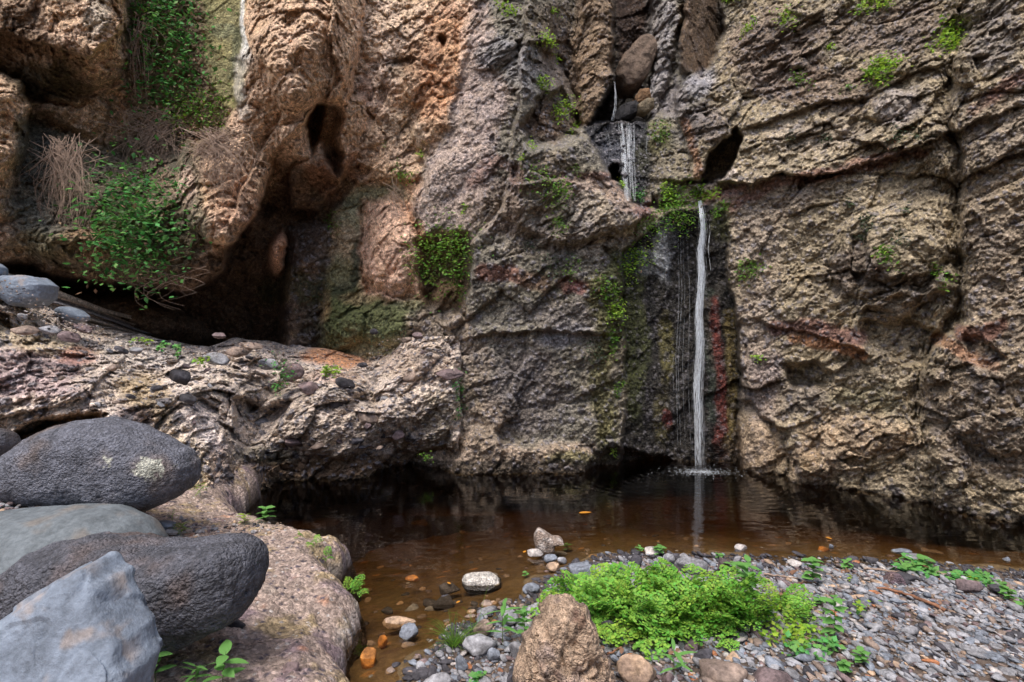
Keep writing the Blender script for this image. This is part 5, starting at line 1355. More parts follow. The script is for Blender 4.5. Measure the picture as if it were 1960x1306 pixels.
# hanging roots and dry stems
def roots(cx, cy, w, h, n, label, wob=0.06, mat=G_DRY, out=0.26):
    D = wallD(cx, cy + h * .5) - out
    root = empty("hanging_roots", at(cx, cy, D)); o0 = np.array(root.location)
    B = Buf()
    for k in range(n):
        x0 = cx + random.gauss(0, w * .5); x1 = cx + random.gauss(0, w * .42)
        y1 = cy + h * random.uniform(.3, 1.1)
        t = np.linspace(0, 1, 9)
        xs_ = x0 + (x1 - x0) * np.sin(t * 2.6) * 1.3 + np.cumsum(rng.normal(size=9)) * w * 0.07
        ys_ = cy + random.uniform(-14, 34) + (y1 - cy) * t
        p = ray(xs_, ys_, D + np.cumsum(rng.normal(size=9)) * 0.012)
        B.tube(p - o0, random.uniform(.002, .0055), 0.0012, 3)
    obj("root", B.mesh("root", mat), root)["kind"] = "stuff"
    return tag(root, label, "roots")
roots(122, 268, 58, 175, 110, "tangled bunch of pale dry roots hanging on the greenish rock at the left")
roots(290, 215, 80, 120, 110, "curtain of thin dry stems between the ivy and the dark gap")
roots(415, 255, 60, 95, 130, "pale brown hanging stems under the bright green trailing plant")
roots(300, 500, 80, 80, 14, "few bare rootlets dangling from the lower ivy in front of the hollow")
roots(265, 40, 30, 150, 30, "dry brown stems hanging left of the upper ivy curtain")
roots(755, 350, 20, 70, 16, "thin straw hanging under the small plant on the tan wall")

WP = [  # cx, cy, rx, ry, n, size, material, out, rot, label
    (858, 492, 62, 54, 1000, 0.036, G_WALL, 0.2, 0, "round green bush filling the top of the niche"),
    (880, 545, 14, 22, 90, 0.03, G_WALL, 0.1, 0, "drooping green shoots below the niche bush on its right"),
    (812, 520, 12, 16, 60, 0.03, G_IVY, 0.1, 0, "small dark green shoots on the left rim of the niche"),
    (768, 330, 20, 16, 120, 0.03, G_WALL, 0.12, 0, "small olive tuft on the tan wall beside the grey flank"),
    (804, 297, 7, 6, 36, 0.03, G_LIGHT, 0.06, 0, "tiny bright sprig at the edge of the grey flank"),
    (735, 278, 7, 7, 20, 0.02, G_WALL, 0.05, 0, "tiny yellowish sprig on the tan wall"),
    (978, 20, 18, 16, 110, 0.034, G_LIGHT, 0.12, 30, "light green plant at the very top of the grey ridge"),
    (1062, 22, 10, 8, 50, 0.034, G_LIGHT, 0.1, 0, "small light green plant at the top, left of the brown pillar"),
    (1044, 78, 14, 22, 140, 0.034, G_LIGHT, 0.12, -30, "bright green plant below the top on the ridge's right shoulder"),
    (1064, 108, 9, 12, 40, 0.03, G_LIGHT, 0.08, 0, "thin light green shoots under the bright shoulder plant"),
    (1042, 155, 14, 18, 110, 0.03, G_LIGHT, 0.1, 0, "bright green tuft in the brown recess of the ridge"),
    (1078, 212, 20, 26, 200, 0.034, G_LIGHT, 0.14, 0, "yellow green plant below the brown pillar, left of the upper fall"),
    (1100, 238, 14, 10, 70, 0.03, G_LIGHT, 0.1, 0, "green tuft at the left rim of the upper fall"),
    (1015, 276, 14, 10, 50, 0.028, G_LIGHT, 0.08, -35, "small plant under the brown recess"),
    (1000, 302, 6, 5, 24, 0.028, G_LIGHT, 0.06, 0, "small sprig under the brown recess, lowest of two"),
    (1026, 335, 26, 26, 110, 0.028, G_WALL, 0.1, 0, "thin olive growth on the grey shelf left of the upper fall"),
    (1068, 372, 20, 28, 240, 0.03, G_WALL, 0.14, 0, "dense green plant on the middle of the grey shelf"),
    (1100, 325, 9, 9, 30, 0.026, G_WALL, 0.06, 0, "small sprig near the left rim of the upper fall's wet rock"),
    (888, 400, 7, 9, 30, 0.026, G_LIGHT, 0.06, 0, "pale sprig on the lavender flank above the niche"),
    (1078, 430, 14, 22, 100, 0.026, G_WALL, 0.08, 0, "olive tuft on the tan ledges of the centre"),
    (1060, 500, 26, 30, 150, 0.026, G_DARKW, 0.08, 0, "dark bristly growth on the centre above the red patch"),
    (1092, 505, 14, 26, 70, 0.026, G_WALL, 0.08, 0, "thin green tuft right of the dark bristly growth"),
    (1012, 480, 20, 24, 80, 0.026, G_DARKW, 0.07, 0, "dim green growth at the left of the dark bristly growth"),
    (1208, 498, 38, 26, 420, 0.034, G_LIGHT, 0.12, -20, "bright green moss fern along the top left corner of the wet notch"),
    (1165, 545, 26, 30, 190, 0.03, G_WALL, 0.1, 0, "green growth left of the wet notch's upper corner"),
    (1178, 590, 13, 30, 200, 0.03, G_LIGHT, 0.1, 0, "bright hanging plant at the left edge of the wet black rock"),
    (1178, 660, 16, 40, 160, 0.026, G_WALL, 0.08, 0, "mossy green fringe halfway down the left edge of the wet rock"),
    (1140, 680, 16, 44, 150, 0.026, G_DARKW, 0.08, 0, "olive brown hanging moss on the grey face left of the wet rock"),
    (1185, 760, 8, 50, 80, 0.024, G_WALL, 0.06, 0, "thin mossy line low on the left edge of the wet rock"),
    (1240, 430, 26, 22, 160, 0.03, G_WALL, 0.1, -20, "yellow green moss above the pale mineral streak"),
    (1295, 400, 34, 34, 700, 0.034, G_WALL, 0.18, 0, "thick green plant hanging over the lip left of the main fall"),
    (1280, 366, 16, 14, 160, 0.034, G_LIGHT, 0.12, 0, "bright leaves on top of the thick plant by the main fall"),
    (1348, 372, 22, 9, 170, 0.034, G_LIGHT, 0.12, 0, "bright light green leaves right above the head of the main fall"),
    (1378, 405, 13, 14, 110, 0.03, G_WALL, 0.1, 40, "green moss cushion right of the head of the main fall"),
    (1262, 250, 16, 22, 150, 0.03, G_WALL, 0.1, 0, "mossy green plant right of the upper fall"),
    (1222, 372, 16, 12, 110, 0.03, G_IVY, 0.1, 0, "dark green leaves at the foot of the upper fall"),
    (1190, 350, 8, 12, 50, 0.03, G_LIGHT, 0.06, 0, "few green leaves beside the foot of the upper fall"),
    (1426, 62, 16, 10, 90, 0.034, G_LIGHT, 0.12, -35, "light green tuft at the top of the right wall's left end"),
    (1390, 4, 14, 12, 80, 0.034, G_LIGHT, 0.12, 0, "green tuft cut by the top edge above the brown recess"),
    (1505, 34, 18, 24, 150, 0.03, G_LIGHT, 0.1, 20, "loose light green plant near the top of the right wall"),
    (1665, 8, 44, 13, 170, 0.036, G_LIGHT, 0.12, -8, "light green fringe at the top edge of the right wall"),
    (1592, 88, 12, 6, 40, 0.03, G_LIGHT, 0.08, -10, "small yellow green sprig alone high on the right wall"),
    (1676, 138, 38, 16, 420, 0.036, G_LIGHT, 0.16, -24, "large bright green cushion high on the right wall"),
    (1814, 74, 32, 24, 420, 0.036, G_LIGHT, 0.16, -42, "bright green diagonal cushion beside the jutting block at the upper right"),
    (1530, 155, 26, 16, 90, 0.026, G_WALL, 0.08, 0, "thin green growth in the middle of the right wall's upper part"),
    (1620, 170, 12, 16, 36, 0.024, G_WALL, 0.08, 0, "sparse sprigs left below the large bright cushion"),
    (1732, 258, 34, 22, 130, 0.028, G_DARKW, 0.1, 0, "dim green growth above the red band"),
    (1580, 262, 13, 12, 70, 0.026, G_DARKW, 0.06, 0, "dark rosette on the flaky rock over the red band"),
    (1508, 262, 10, 10, 40, 0.022, G_DARKW, 0.06, 0, "small dark rosette left on the flaky rock"),
    (1432, 512, 22, 24, 190, 0.03, G_WALL, 0.12, -20, "green plant on the dry wall right of the main fall"),
    (1655, 440, 16, 34, 180, 0.028, G_DARKW, 0.1, 0, "dark green trailing plant down the middle of the right wall"),
    (1680, 494, 24, 16, 130, 0.03, G_WALL, 0.1, 0, "green plant at the foot of the dark trailing one"),
    (1728, 454, 22, 18, 90, 0.026, G_DARKW, 0.08, 0, "dark tufted rosette right of the trailing plant"),
    (1804, 520, 24, 16, 70, 0.03, G_WALL, 0.08, 0, "small green plant beside the deep crease of the right wall"),
    (1626, 388, 9, 8, 50, 0.024, G_DARKW, 0.06, 0, "dark rosette below the red band"),
    (1726, 404, 10, 10, 50, 0.024, G_DARKW, 0.06, 0, "dark rosette on the jutting rock right of centre"),
    (1448, 682, 10, 12, 50, 0.028, G_LIGHT, 0.08, -50, "small fern sprig on the smooth rock right of the fall"),
    (880, 750, 9, 50, 170, 0.026, G_IVY, 0.08, 0, "line of dark green leaves in the joint between ledge and grey wall"),
    (640, 705, 24, 8, 150, 0.03, G_LIGHT, 0.1, 0, "bright green patch on the ledge beside the orange earth"),
    (545, 690, 20, 40, 90, 0.03, G_IVY, 0.14, 0, "spindly green plant standing in front of the hollow"),
    (540, 728, 16, 12, 70, 0.03, G_IVY, 0.1, 0, "dark green leaves between two cobbles of the ledge"),
    (392, 686, 9, 6, 50, 0.03, G_LIGHT, 0.08, 0, "small tuft of grass beside a cobble on the ledge"),
    (332, 658, 20, 5, 70, 0.032, G_SPROUT, 0.1, 0, "flat green leaves at the mouth of the hollow"),
    (275, 649, 16, 4, 60, 0.026, G_LIGHT, 0.08, 0, "yellow green grass at the left mouth of the hollow"),
    (640, 420, 16, 18, 90, 0.026, G_WALL, 0.1, 0, "small green growth on the rock right of the dark streak"),
    (600, 560, 36, 30, 160, 0.024, G_DARKW, 0.08, 0, "moss hanging in the dark right side of the hollow"),
    (520, 560, 36, 26, 140, 0.024, G_DARKW, 0.08, 0, "moss under the tan stalactite"),
    (730, 640, 60, 20, 160, 0.024, G_DARKW, 0.08, 0, "dark moss along the foot of the greenish wall"),
    (815, 870, 12, 8, 30, 0.024, G_WALL, 0.05, 0, "mossy specks where ledge meets the grey wall's foot"),
    (1170, 866, 12, 8, 40, 0.024, G_LIGHT, 0.05, 0, "small green sprig over the black undercut"),
    (205, 420, 8, 26, 30, 0.05, G_WALL, 0.12, 0, "yellow green broad leaves at the left of the lower ivy"),
    (300, 60, 30, 40, 260, 0.036, G_WALL, 0.34, 0, "lighter leafy shoots over the upper ivy curtain"),
]
for cx_, cy_, rx_, ry_, n_, sz_, m_, out_, ro_, lab in WP:
    wall_plant("wall_plant", cx_, cy_, rx_, ry_, n_, sz_, m_, lab, "plant", out_, rot=ro_, dead=0.04, group="plants rooted in the canyon walls", clumps=max(4, n_ // 16), Dof=(lambda x, y: 6.92 + (y - 450) * .003) if "niche bush" in lab or "green bush" in lab else None)

# ---- maidenhair fern
def frond_mesh(seed, L=0.30):
    r = np.random.default_rng(seed)
    B, St = Buf(), Buf()
    t = np.linspace(0, 1, 10)
    arch = 0.75 + r.random() * 0.5
    spine = np.stack([t * L * 0.85, 0.02 * np.sin(t * 3 + seed), L * (0.50 * np.sin(t * arch * 1.9) - 0.15 * t ** 2)], 1)
    St.tube(spine, 0.0016, 0.0006, 3)
    P, U, W = [], [], []
    for k in range(11):
        tt = 0.22 + 0.78 * k / 11
        i = tt * 9; a = spine[int(i)] * (1 - i % 1) + spine[min(int(i) + 1, 9)] * (i % 1)
        for sd_ in (-1, 1):
            pl = L * 0.36 * (1 - tt) ** 0.7 + 0.018
            dv = np.array([0.55, sd_ * 0.85, 0.10 - 0.2 * tt]); dv /= np.linalg.norm(dv)
            St.tube(np.stack([a, a + dv * pl * .6, a + dv * pl + [0, 0, -pl * .15]]), 0.0008, 0.0004, 3)
            m = max(2, int(pl / 0.0125))
            for j in range(m):
                q = (j + 0.6) / m
                p = a + dv * pl * q + np.array([0, 0, -pl * .18 * q ** 2]) + r.normal(size=3) * 0.0025
                P.append(p); o = np.array([0.8, sd_ * 0.2 if j % 2 else -sd_ * .3, 0]) + dv * 0.5 + r.normal(size=3) * .25
                U.append(o / np.linalg.norm(o))
    # fan-shaped leaflets
    V, T = [], []
    for p, u in zip(P, U):
        n_ = np.array([0.25, 0, 1.0]) + r.normal(size=3) * 0.3; n_ -= n_.dot(u) * u; n_ /= np.linalg.norm(n_)
        w = np.cross(n_, u); s_ = 0.0165 * r.uniform(.7, 1.3)
        b = len(V)
        V += [p, p + u * s_ * .55 + w * s_ * .62, p + u * s_ * 1.0 + w * s_ * .28 - n_ * s_ * .08, p + u * s_ * 1.0 - w * s_ * .28 - n_ * s_ * .08, p + u * s_ * .55 - w * s_ * .62]
        T += [[b, b + 1, b + 2], [b, b + 2, b + 3], [b, b + 3, b + 4]]
    B.add(np.array(V), np.array(T))
    return B.mesh("frond", G_FERN, False), St.mesh("stalk", G_BLACK)
FR = [frond_mesh(k, 0.26 + 0.02 * (k % 4)) for k in range(7)]
FERN_MATS = [G_FERN, leaf_material("fern_leaf_yellow", (0.28, 0.52, 0.07), 0.3, 0.4), leaf_material("fern_leaf_deep", (0.15, 0.40, 0.05), 0.3, 0.35)]
for k in range(7):
    for j in (1, 2):
        if (k + j) % 2 == 0:
            m_ = FR[k][0].copy(); m_.materials[0] = FERN_MATS[j]; FR.append((m_, FR[k][1]))
def fern(label, crowns, per, scale=1.0, cat="fern", group=None, zf=None, name="maidenhair_fern", aim=None):
    """crowns: places (x, y); from each crown fronds arch outward; stalks are parts of the fronds"""
    zf = zf or gz
    c0 = crowns[len(crowns) // 2]
    root = empty(name, (c0[0], c0[1], zf(*c0)))
    for (x, y) in crowns:
        z = zf(x, y)
        for k in range(per):
            i = random.randrange(len(FR))
            o = bpy.data.objects.new("frond", FR[i][0]); link(o, root)
            a = random.uniform(0, 6.28) if aim is None else random.gauss(aim, 0.9)
            s_ = scale * random.uniform(.5, 1.2)
            o.location = Vector((x, y, z)) - root.location + Vector((random.gauss(0, .015), random.gauss(0, .015), 0))
            o.rotation_euler = (random.gauss(0, .2), random.uniform(-.75, .2), a)
            o.scale = (s_, s_, s_)
            st = bpy.data.objects.new("stalk", FR[i][1]); link(st, o)
    return tag(root, label, cat, group)
cr = []
while len(cr) < 66:
    px_ = random.uniform(1060, 1450); py_ = random.uniform(1136, 1244)
    e = ((px_ - 1258) / 195) ** 2 + ((py_ - 1192 - (px_ - 1258) * 0.13) / 40) ** 2
    if e < 1:
        p = level(px_, py_, 0.06); cr.append((p.x, p.y))
fern("large bright green maidenhair fern clump spreading over the beach stones", cr, 5, 0.85)
def crown_px(pts): return [tuple(level(x, y, 0.05))[:2] for x, y in pts]
fern("small drooping maidenhair spray below the big clump", crown_px([(1362, 1226), (1378, 1242), (1350, 1234)]), 4, 0.6)
fern("wispy maidenhair strip between big clump and gravel on the right", crown_px([(1490, 1190), (1512, 1206), (1530, 1222), (1470, 1215)]), 4, 0.55)
fern("narrow maidenhair shoot at the left tip of the big clump", crown_px([(1052, 1150), (1056, 1165)]), 3, 0.45)
p1 = level(672, 1122, 0.17); fern("small maidenhair fern on the edge of the rock shelf over the water", [(p1.x, p1.y), (p1.x - .02, p1.y + .03)], 4, 0.42, zf=shz, aim=0.0)
p1 = level(606, 1062, 0.17); fern("tiny reddish green fern in a notch of the shelf's far edge", [(p1.x, p1.y), (p1.x + .06, p1.y - .02)], 3, 0.28, zf=shz)
p1 = level(575, 1050, 0.17); fern("tiny fern tuft behind the reddish one on the shelf", [(p1.x, p1.y)], 3, 0.22, zf=shz)

# ---- leafy sprouts
def leaf_mesh(L, W, mat, seg=5, fold=0.12, droop=0.25, tooth=0.0, name="leaf"):
    V, T = [], []
    for i in range(seg + 1):
        t = i / seg
        w = W * math.sin(math.pi * min(1, t ** 0.8 * 0.98 + 0.02)) ** 0.8 * 0.5 * (1 + tooth * (i % 2))
        x = L * t; z = -droop * L * t * t
        V += [(x, -w, z + fold * w), (x, 0, z), (x, w, z + fold * w)]
    for i in range(seg):
        a = i * 3
        T += [[a, a + 3, a + 4, a + 1], [a + 1, a + 4, a + 5, a + 2]]
    return make_mesh(name, V, np.array(T), mat)
LM = {k: leaf_mesh(1, w, m, tooth=to) for k, w, m, to in (("oval", .55, G_SPROUT, 0), ("narrow", .2, G_SPROUT, 0), ("nettle", .6, G_SPROUT, .25), ("bright", .55, G_LIGHT, 0), ("blade", .14, G_WALL, 0))}
def sprout(px_, py_, h_px, kind, n, leaf_px, label, zf=gz, cat="plant", name="sprout", z0=0.06, lean=0.0, spread=1.0):
    p = level(px_, py_, z0)
    for _ in range(3): p = level(px_, py_, zf(p.x, p.y))
    H = h_px / FPX * p.y; L = leaf_px / FPX * p.y
    root = empty(name, (p.x, p.y, zf(p.x, p.y)))
    B = Buf()
    t = np.linspace(0, 1, 6)
    ln = lean * H
    path = np.stack([ln * t ** 1.5, 0 * t, H * t], 1)
    B.tube(path, max(.0012, H * .012), 0.0008, 5); obj("stem", B.mesh("stem", G_STEM), root)
    for k in range(n):
        tt = 0.25 + 0.75 * (k // 2 * 2 + 1) / n if n > 2 else 0.9
        tt = min(tt, 1)
        q = Vector((ln * tt ** 1.5, 0, H * tt))
        o = bpy.data.objects.new("leaf", LM[kind]); link(o, root)
        o.location = q
        a = (k % 2) * math.pi + (k // 2) * 1.45 + random.gauss(0, .25) + .5
        s_ = L * random.uniform(.7, 1.15) * (1.0 - 0.3 * abs(tt - .6)) * spread
        o.rotation_euler = (random.gauss(0, .15), -random.uniform(0.0, 0.5), a); o.scale = (s_, s_, s_)
    return tag(root, label, cat)
sprout(425, 1318, 75, "oval", 8, 44, "leafy seedling with broad pointed leaves at the bottom left, right of a narrow one", shz, z0=.25, lean=.1)
sprout(298, 1318, 62, "oval", 6, 36, "seedling with three broad leaves at the foot of the slate slab", shz, z0=.25, lean=-.05)
sprout(375, 1320, 46, "narrow", 14, 34, "narrow-leaved sprout between the two broad-leaved seedlings", shz, z0=.25)
sprout(0, 1182, 30, "oval", 4, 30, "green leaf tips entering at the left edge", lambda x, y: 0.5, z0=.5)
sprout(508, 1000, 30, "nettle", 10, 20, "bright leafy sprout on the far tip of the shelf", shz, z0=.2)
sprout(468, 1003, 18, "bright", 10, 16, "low leafy tuft left of the sprout at the shelf's far tip", shz, z0=.2)
sprout(384, 956, 24, "blade", 16, 20, "feathery little tuft at the foot of the ochre slope", shz, z0=.3)
sprout(346, 1030, 28, "blade", 22, 22, "feathery green tuft on the gravel beside the greenish boulder", shz, z0=.3)
sprout(330, 1005, 22, "blade", 12, 16, "pale feathery tuft behind the green one", shz, z0=.3)
sprout(8, 968, 20, "blade", 14, 26, "grassy tuft at the left edge under the lichen-blotched boulder", shz, z0=.42)
sprout(962, 1236, 82, "narrow", 12, 42, "tall sprout with long narrow leaves on the near stones", z0=.03)
sprout(1004, 1230, 70, "nettle", 12, 22, "wiry sprout with round lobed leaves left of the pitted rock", z0=.04)
sprout(1086, 1054, 16, "nettle", 8, 14, "small green sprout beside the pale triangular rock", z0=.0)
sprout(1008, 1106, 12, "nettle", 5, 10, "tiny sprout standing in the water right of the whitish-crowned rock", lambda x, y: 0.0, z0=.0)
sprout(1432, 1168, 96, "oval", 16, 36, "tall leafy plant rising out of the fern clump's right end", z0=.06)
sprout(1556, 1122, 52, "nettle", 14, 26, "round-leaved green plant at the top of the gravel", z0=.05)
sprout(1622, 1096, 24, "nettle", 10, 16, "small leafy plant beside the fallen brown twigs", z0=.03)
sprout(1630, 1116, 14, "bright", 8, 12, "tiny yellow green sprout on the upper gravel", z0=.04)
sprout(1598, 1232, 92, "oval", 16, 30, "tall leafy stem in front of the brown rounded rock", z0=.07)
sprout(1570, 1160, 18, "nettle", 8, 16, "low green sprout on the gravel left of the leafy stem", z0=.06)
sprout(1545, 1168, 12, "bright", 8, 14, "very low pale sprout close to the fern's right side", z0=.06)
sprout(1650, 1276, 30, "nettle", 12, 20, "bright sprout at the lower right of the gravel", z0=.08)
sprout(1618, 1294, 28, "nettle", 12, 20, "bright sprout near the bottom edge, left of its taller twin", z0=.08)
sprout(1290, 1300, 60, "narrow", 8, 48, "upright blade-like sprout at the bottom edge", z0=.08)
sprout(1262, 1236, 34, "nettle", 10, 16, "small sprout on the stones under the fern", z0=.06)
sprout(1248, 1244, 12, "bright", 5, 10, "tiny leaf pair on the stones under the fern", z0=.06)
sprout(1930, 1152, 26, "nettle", 12, 20, "green sprout near the right edge of the gravel", z0=.05)
sprout(1958, 1170, 22, "nettle", 8, 18, "green sprout cut by the right edge", z0=.05)
sprout(1770, 1094, 26, "oval", 10, 26, "broad-leaved sprout behind the creeping leaves", z0=.02)
sprout(1865, 1120, 16, "bright", 8, 12, "small bright shoot at the end of the dense creeping leaves", z0=.05)
sprout(1402, 1100, 24, "nettle", 12, 18, "leafy sprout behind the fern's right shoulder", z0=.03)
sprout(1262, 1064, 20, "nettle", 12, 16, "leafy sprout behind the fern at the pale angular stone", z0=.02)
sprout(1225, 1060, 14, "nettle", 8, 12, "small sprout in front of the water behind the fern", z0=.01)
sprout(1376, 1070, 10, "nettle", 6, 12, "tiny sprout at the waterline right of the domed boulder", z0=.01)

# ---- creeping leaves on the gravel
def creeper(cx, cy, rx, ry, n, size, mat, label, z0=0.05, hgt=0.04, name="ground_creeper"):
    p0 = level(cx, cy, z0); root = empty(name, (p0.x, p0.y, gz(p0.x, p0.y))); o0 = np.array(root.location)
    P = []
    cl_ = [(random.gauss(0, .5), random.gauss(0, .5)) for _ in range(max(3, n // 14))]
    for k in range(n):
        u, v = random.choice(cl_); x = cx + (u + random.gauss(0, .16)) * rx; y = cy + (v + random.gauss(0, .16)) * ry
        p = level(x, y, z0); P.append((p.x, p.y, gz(p.x, p.y) + 0.01 + random.random() * hgt))
    B = Buf(); B.leaves(np.array(P) - o0, size, 0.8, droop=0.0, face=(0, -.2, 1), jitter=.6)
    obj("foliage", B.mesh("foliage", mat), root)
    return tag(root, label, "plant")
creeper(1760, 1086, 46, 14, 150, 0.05, G_SPROUT, "patch of broad creeping leaves at the water's edge on the right")
creeper(1860, 1104, 40, 12, 240, 0.035, G_SPROUT, "dense green creeping leaves near the right end of the beach")
creeper(1530, 1252, 80, 40, 240, 0.026, G_LIGHT, "yellow green low herb spreading below the right end of the fern", hgt=.07)
creeper(1500, 1196, 50, 24, 200, 0.022, G_LIGHT, "fine yellow green herb at the fern's right edge", hgt=.08)
creeper(1560, 1284, 40, 24, 130, 0.03, G_SPROUT, "green leaves around the slab with the dark underside", hgt=.05)
creeper(1640, 1200, 10, 8, 18, 0.024, G_SPROUT, "few small leaves beside the leafy stem", hgt=.03)
creeper(1905, 1115, 20, 6, 40, 0.024, G_SPROUT, "sparse leaves at the right of the dense creeping patch", hgt=.03)
creeper(900, 1306, 30, 12, 30, 0.03, G_SPROUT, "few green leaves at the bottom edge between the cobbles", z0=.03)

# ---- grass tufts
def grass(px_, py_, n, L_px, label, zf=gz, z0=0.02, bias=0.0):
    p = level(px_, py_, z0); root = empty("grass_tuft", (p.x, p.y, zf(p.x, p.y)))
    B = Buf()
    for k in range(n):
        a = random.uniform(0, 6.28); L = L_px / FPX * p.y * random.uniform(.4, 1.1)
        t = np.linspace(0, 1, 7)
        out = random.uniform(.4, 1.0); dx, dy = math.cos(a) * out + bias, math.sin(a) * out
        b0 = np.array([random.gauss(0, .012), random.gauss(0, .012), 0])
        path = b0 + np.stack([dx * L * t, dy * L * t, L * (0.9 * t - 0.65 * out * t ** 2)], 1)
        path[:, 2] = np.maximum(path[:, 2], 0.004)
        B.tube(path, 0.0014, 0.0004, 3)
    obj("blade", B.mesh("blade", G_WALL), root)
    return tag(root, label, "grass")
grass(868, 1236, 110, 84, "tuft of long thin grass arching over the water's edge")
grass(905, 1212, 14, 130, "few very long grass blades reaching over the water from the tuft", bias=.35)

# ---- sticks and dead leaves
def stick(pts, r0, r1, label, z0=0.06, mat=G_BARK, lift=0.02):
    w_ = [np.array(level(x, y, z0)) + np.array([0, 0, lift + gz(*tuple(level(x, y, z0))[:2]) - z0]) for x, y in pts]
    w_ = np.array(w_); n = 14
    t = np.linspace(0, len(pts) - 1, n); P = np.stack([np.interp(t, np.arange(len(pts)), w_[:, i]) for i in range(3)], 1)
    P += rng.normal(size=P.shape) * 0.0025
    B = Buf(); B.tube(P, r0, r1, 7); o = obj("stick", B.mesh("stick", mat))
    return tag(o, label, "stick")
stick([(1672, 1134), (1720, 1146), (1765, 1168), (1812, 1192)], 0.007, 0.010, "bent reddish brown stick lying across the gravel")
stick([(1654, 1078), (1690, 1083), (1736, 1090)], 0.007, 0.005, "pale stick by the water beside the creeping leaves", mat=G_DRY)
stick([(1462, 1094), (1490, 1100), (1532, 1110)], 0.006, 0.004, "thin brown stick on the gravel right of the fern", mat=G_DRY)
stick([(1530, 1124), (1560, 1122)], 0.004, 0.003, "short twig left of the round-leaved plant", mat=G_BARK)
stick([(1164, 1262), (1190, 1250)], 0.005, 0.004, "short broken twig right of the pitted rock")
stick([(1700, 1208), (1718, 1216)], 0.004, 0.003, "tiny twig on the bare patch of gravel")
stick([(1758, 1064), (1762, 1082), (1778, 1092)], 0.006, 0.004, "dark reddish root curling out of the creeping leaves", lift=.05)
DL = leaf_mesh(1, .5, G_DEAD, fold=.5, droop=.1, name="dead_leaf")
DLP = [(1516, 1098, 26), (1530, 1102, 20), (1526, 1130, 18), (1538, 1140, 20), (1610, 1080, 22), (1620, 1086, 20), (1596, 1076, 18), (1690, 1118, 14), (1500, 1150, 14), (1300, 1258, 16), (1330, 1230, 14), (1280, 1270, 16), (1700, 1258, 14),
       (1740, 1180, 14), (1800, 1176, 12), (1850, 1188, 12), (1150, 1240, 12), (1190, 1262, 18), (1640, 1240, 12), (1760, 1130, 12)]
for k, (x, y, s_) in enumerate(DLP):
    p = level(x, y, 0.07); o = bpy.data.objects.new("dead_leaf", DL); link(o)
    o.location = (p.x, p.y, gz(p.x, p.y) + 0.022); q = s_ / FPX * p.y; o.scale = (q, q, q); o.rotation_euler = (random.gauss(0, .3), random.gauss(0, .3), random.uniform(0, 6))
    tag(o, "curled orange brown dead leaf lying on the gravel", "dead leaf", "dead leaves on the gravel")
YL = leaf_mesh(1, .45, leaf_material("yellow_leaf", (0.55, 0.30, 0.03), .3, .1), fold=.1, droop=0, name="yellow_leaf")
for k, (x, y, s_, lab) in enumerate([(1108, 982, 26, "yellow leaf floating on the open brown water"), (1002, 1058, 12, "small yellow leaf floating left of the pale triangular rock"), (862, 1118, 12, "yellow leaf beside the whitish-crowned rock"), (640, 1078, 10, "tiny yellow leaf at the shelf's edge"), (880, 1150, 12, "yellow leaf above the grass tuft"), (1580, 1028, 14, "dim yellow leaf on the water near the upper beach")]):
    p = level(x, y, 0.004); o = bpy.data.objects.new("floating_leaf", YL); link(o); q = s_ / FPX * p.y
    o.location = p; o.scale = (q, q, q); o.rotation_euler = (0, 0, .2 + k); tag(o, lab, "leaf")
# ================================================================== FALLING WATER
def water_mat(name, lo, hi):
  mf, t, out = new_mat(name)
  b = N(t, "ShaderNodeBsdfPrincipled", Roughness=0.25); b.inputs["Base Color"].default_value = (0.90, 0.94, 0.98, 1)
  tl = N(t, "ShaderNodeBsdfTranslucent"); tl.inputs[0].default_value = (0.8, 0.87, 0.95, 1)
  tr = N(t, "ShaderNodeBsdfTransparent")
  m1 = N(t, "ShaderNodeMixShader"); m1.inputs[0].default_value = 0.35
  t.links.new(b.outputs[0], m1.inputs[1]); t.links.new(tl.outputs[0], m1.inputs[2])
  g = N(t, "ShaderNodeNewGeometry"); mp = N(t, "ShaderNodeMapping"); mp.inputs["Scale"].default_value = (160, 160, 9)
  t.links.new(g.outputs["Position"], mp.inputs[0])
  nz = N(t, "ShaderNodeTexNoise", Scale=1.0, Detail=3.0, Roughness=.7); t.links.new(mp.outputs[0], nz.inputs["Vector"])
  mr = N(t, "ShaderNodeMapRange"); mr.inputs[1].default_value = 0.38; mr.inputs[2].default_value = 0.66; mr.inputs[3].default_value = lo; mr.inputs[4].default_value = hi
  t.links.new(nz.outputs[0], mr.inputs[0])
  m2 = N(t, "ShaderNodeMixShader"); t.links.new(mr.outputs[0], m2.inputs[0]); t.links.new(tr.outputs[0], m2.inputs[1]); t.links.new(m1.outputs[0], m2.inputs[2])
  t.links.new(m2.outputs[0], out.inputs[0])


  return mf
mf = water_mat('falling_water', 0.0, 0.85)
film = water_mat('water_film', 0.0, 0.42)

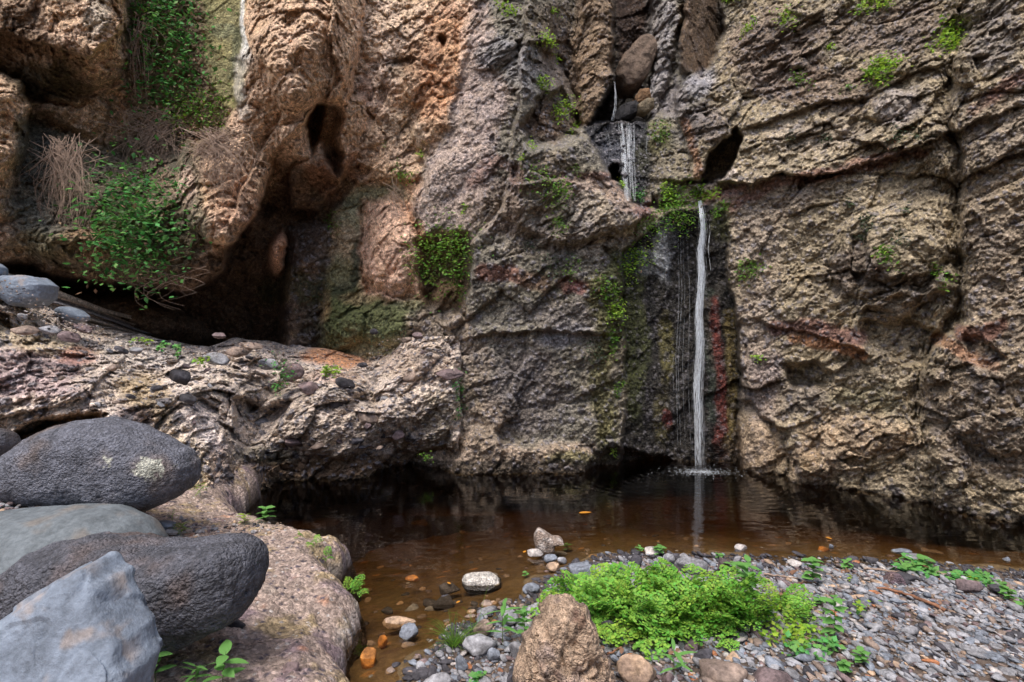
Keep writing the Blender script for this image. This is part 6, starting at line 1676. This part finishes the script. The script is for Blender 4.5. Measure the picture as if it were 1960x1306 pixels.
def fall(label, path, n, w0, w1, off, rib=(0.004, 0.012), splash=0, base_z=None, name="waterfall", mat=None):
    """path: (px, py) down the fall; ribbons of water w0..w1 pixels wide, standing `off` metres off the rock"""
    pts = np.array(path, float)
    Dt = [wallD(*p) for p in path]
    root = empty(name, at(path[0][0], path[0][1], Dt[0] - off)); o0 = np.array(root.location)
    B = Buf()
    for k in range(n):
        u = random.gauss(0, 0.32)
        a, e = sorted((random.random() ** 1.3, 1 - random.random() ** 1.3))
        if random.random() < .45: a, e = 0, 1
        if e - a < .12: e = min(1, a + .25)
        m = 26
        t_ = np.linspace(a, e, m); s_ = t_ * (len(path) - 1)
        x = np.interp(s_, np.arange(len(path)), pts[:, 0]) + u * (w0 + (w1 - w0) * t_) + np.cumsum(rng.normal(size=m)) * 0.35
        y = np.interp(s_, np.arange(len(path)), pts[:, 1])
        D = np.interp(s_, np.arange(len(path)), np.minimum.accumulate(Dt[::1])) - off - 0.05 * abs(u) * rng.random()
        P = ray(x, y, D)
        if base_z is not None: P[:, 2] = np.maximum(P[:, 2], base_z)
        wd = random.uniform(*rib) * (0.4 + 0.6 * np.sin(np.linspace(0.1, 3.04, m)))[:, None] * np.exp(rng.normal(size=(m, 1)) * .25)
        side = np.array([math.cos(u * 2), math.sin(u * 2) * .6, 0])
        V = np.concatenate([P - side * wd, P + side * wd]) - o0
        i = np.arange(m - 1)
        B.add(V, np.concatenate([np.stack([i, i + 1, i + m + 1], 1), np.stack([i, i + m + 1, i + m], 1)]))
    st = obj("water_strand", B.mesh("water_strand", mat or mf), root); st["kind"] = "stuff"
    DR = Buf()
    for k in range(splash):
        x = pts[-1, 0] + random.gauss(0, w1 * .7); y = pts[-1, 1] - abs(random.gauss(0, 26))
        p = np.array(at(x, y, Dt[-1] - off + random.gauss(0, .1))) - o0
        V, T = ICO[1]; DR.add(V * random.uniform(.002, .005) * np.array([1, 1, 2]) + p, T)
    if splash:
        o = obj("droplet", DR.mesh("droplet", mf), root); o["kind"] = "stuff"
    return tag(root, label, "waterfall")

fall("main waterfall dropping as a thin white ribbon into the pool", [(1339, 384), (1343, 410), (1346, 440), (1340, 480), (1343, 530), (1337, 600), (1340, 670), (1335, 740), (1338, 820), (1339, 897)], 70, 8, 19, 0.10, (0.002, 0.0065), splash=160, base_z=0.0)
fall("upper fall sliding in thin threads down the black rock", [(1192, 236), (1194, 270), (1196, 310), (1199, 345), (1202, 385)], 26, 50, 36, 0.02, (0.006, 0.02), mat=film)
fall("side threads of the upper fall along its right part", [(1202, 236), (1204, 280), (1206, 330)], 12, 12, 10, 0.02, (0.0015, 0.004))
fall("thin trickle high in the gully above the upper fall", [(1176, 156), (1178, 180), (1177, 205), (1172, 232)], 8, 5, 8, 0.25, (0.002, 0.005))
fall("fine side drips running down the black rock left of the main fall", [(1302, 440), (1306, 560), (1300, 700), (1304, 860)], 5, 40, 56, 0.02, (0.002, 0.006), mat=film)
#fall("fine side drips running down the rusty rock right of the main fall", [(1362, 420), (1368, 560), (1372, 700), (1376, 860)], 10, 24, 34, 0.02, (0.001, 0.003))
# foam ring where the fall meets the pool
B = Buf()
pf = level(1340, 900, 0.0)
for k in range(700):
    a = random.uniform(0, 6.28); r_ = abs(random.gauss(0, .15))
    V, T = ICO[1]; B.add(V * random.uniform(.0015, .005) * np.array([1.8, 1.2, .5]) + np.array([pf.x + 1.6 * r_ * math.cos(a), pf.y - .1 + .8 * r_ * math.sin(a), 0.003]), T)
tag(obj("foam", B.mesh("foam", mf)), "white bubbles around the foot of the main waterfall", kind="stuff")
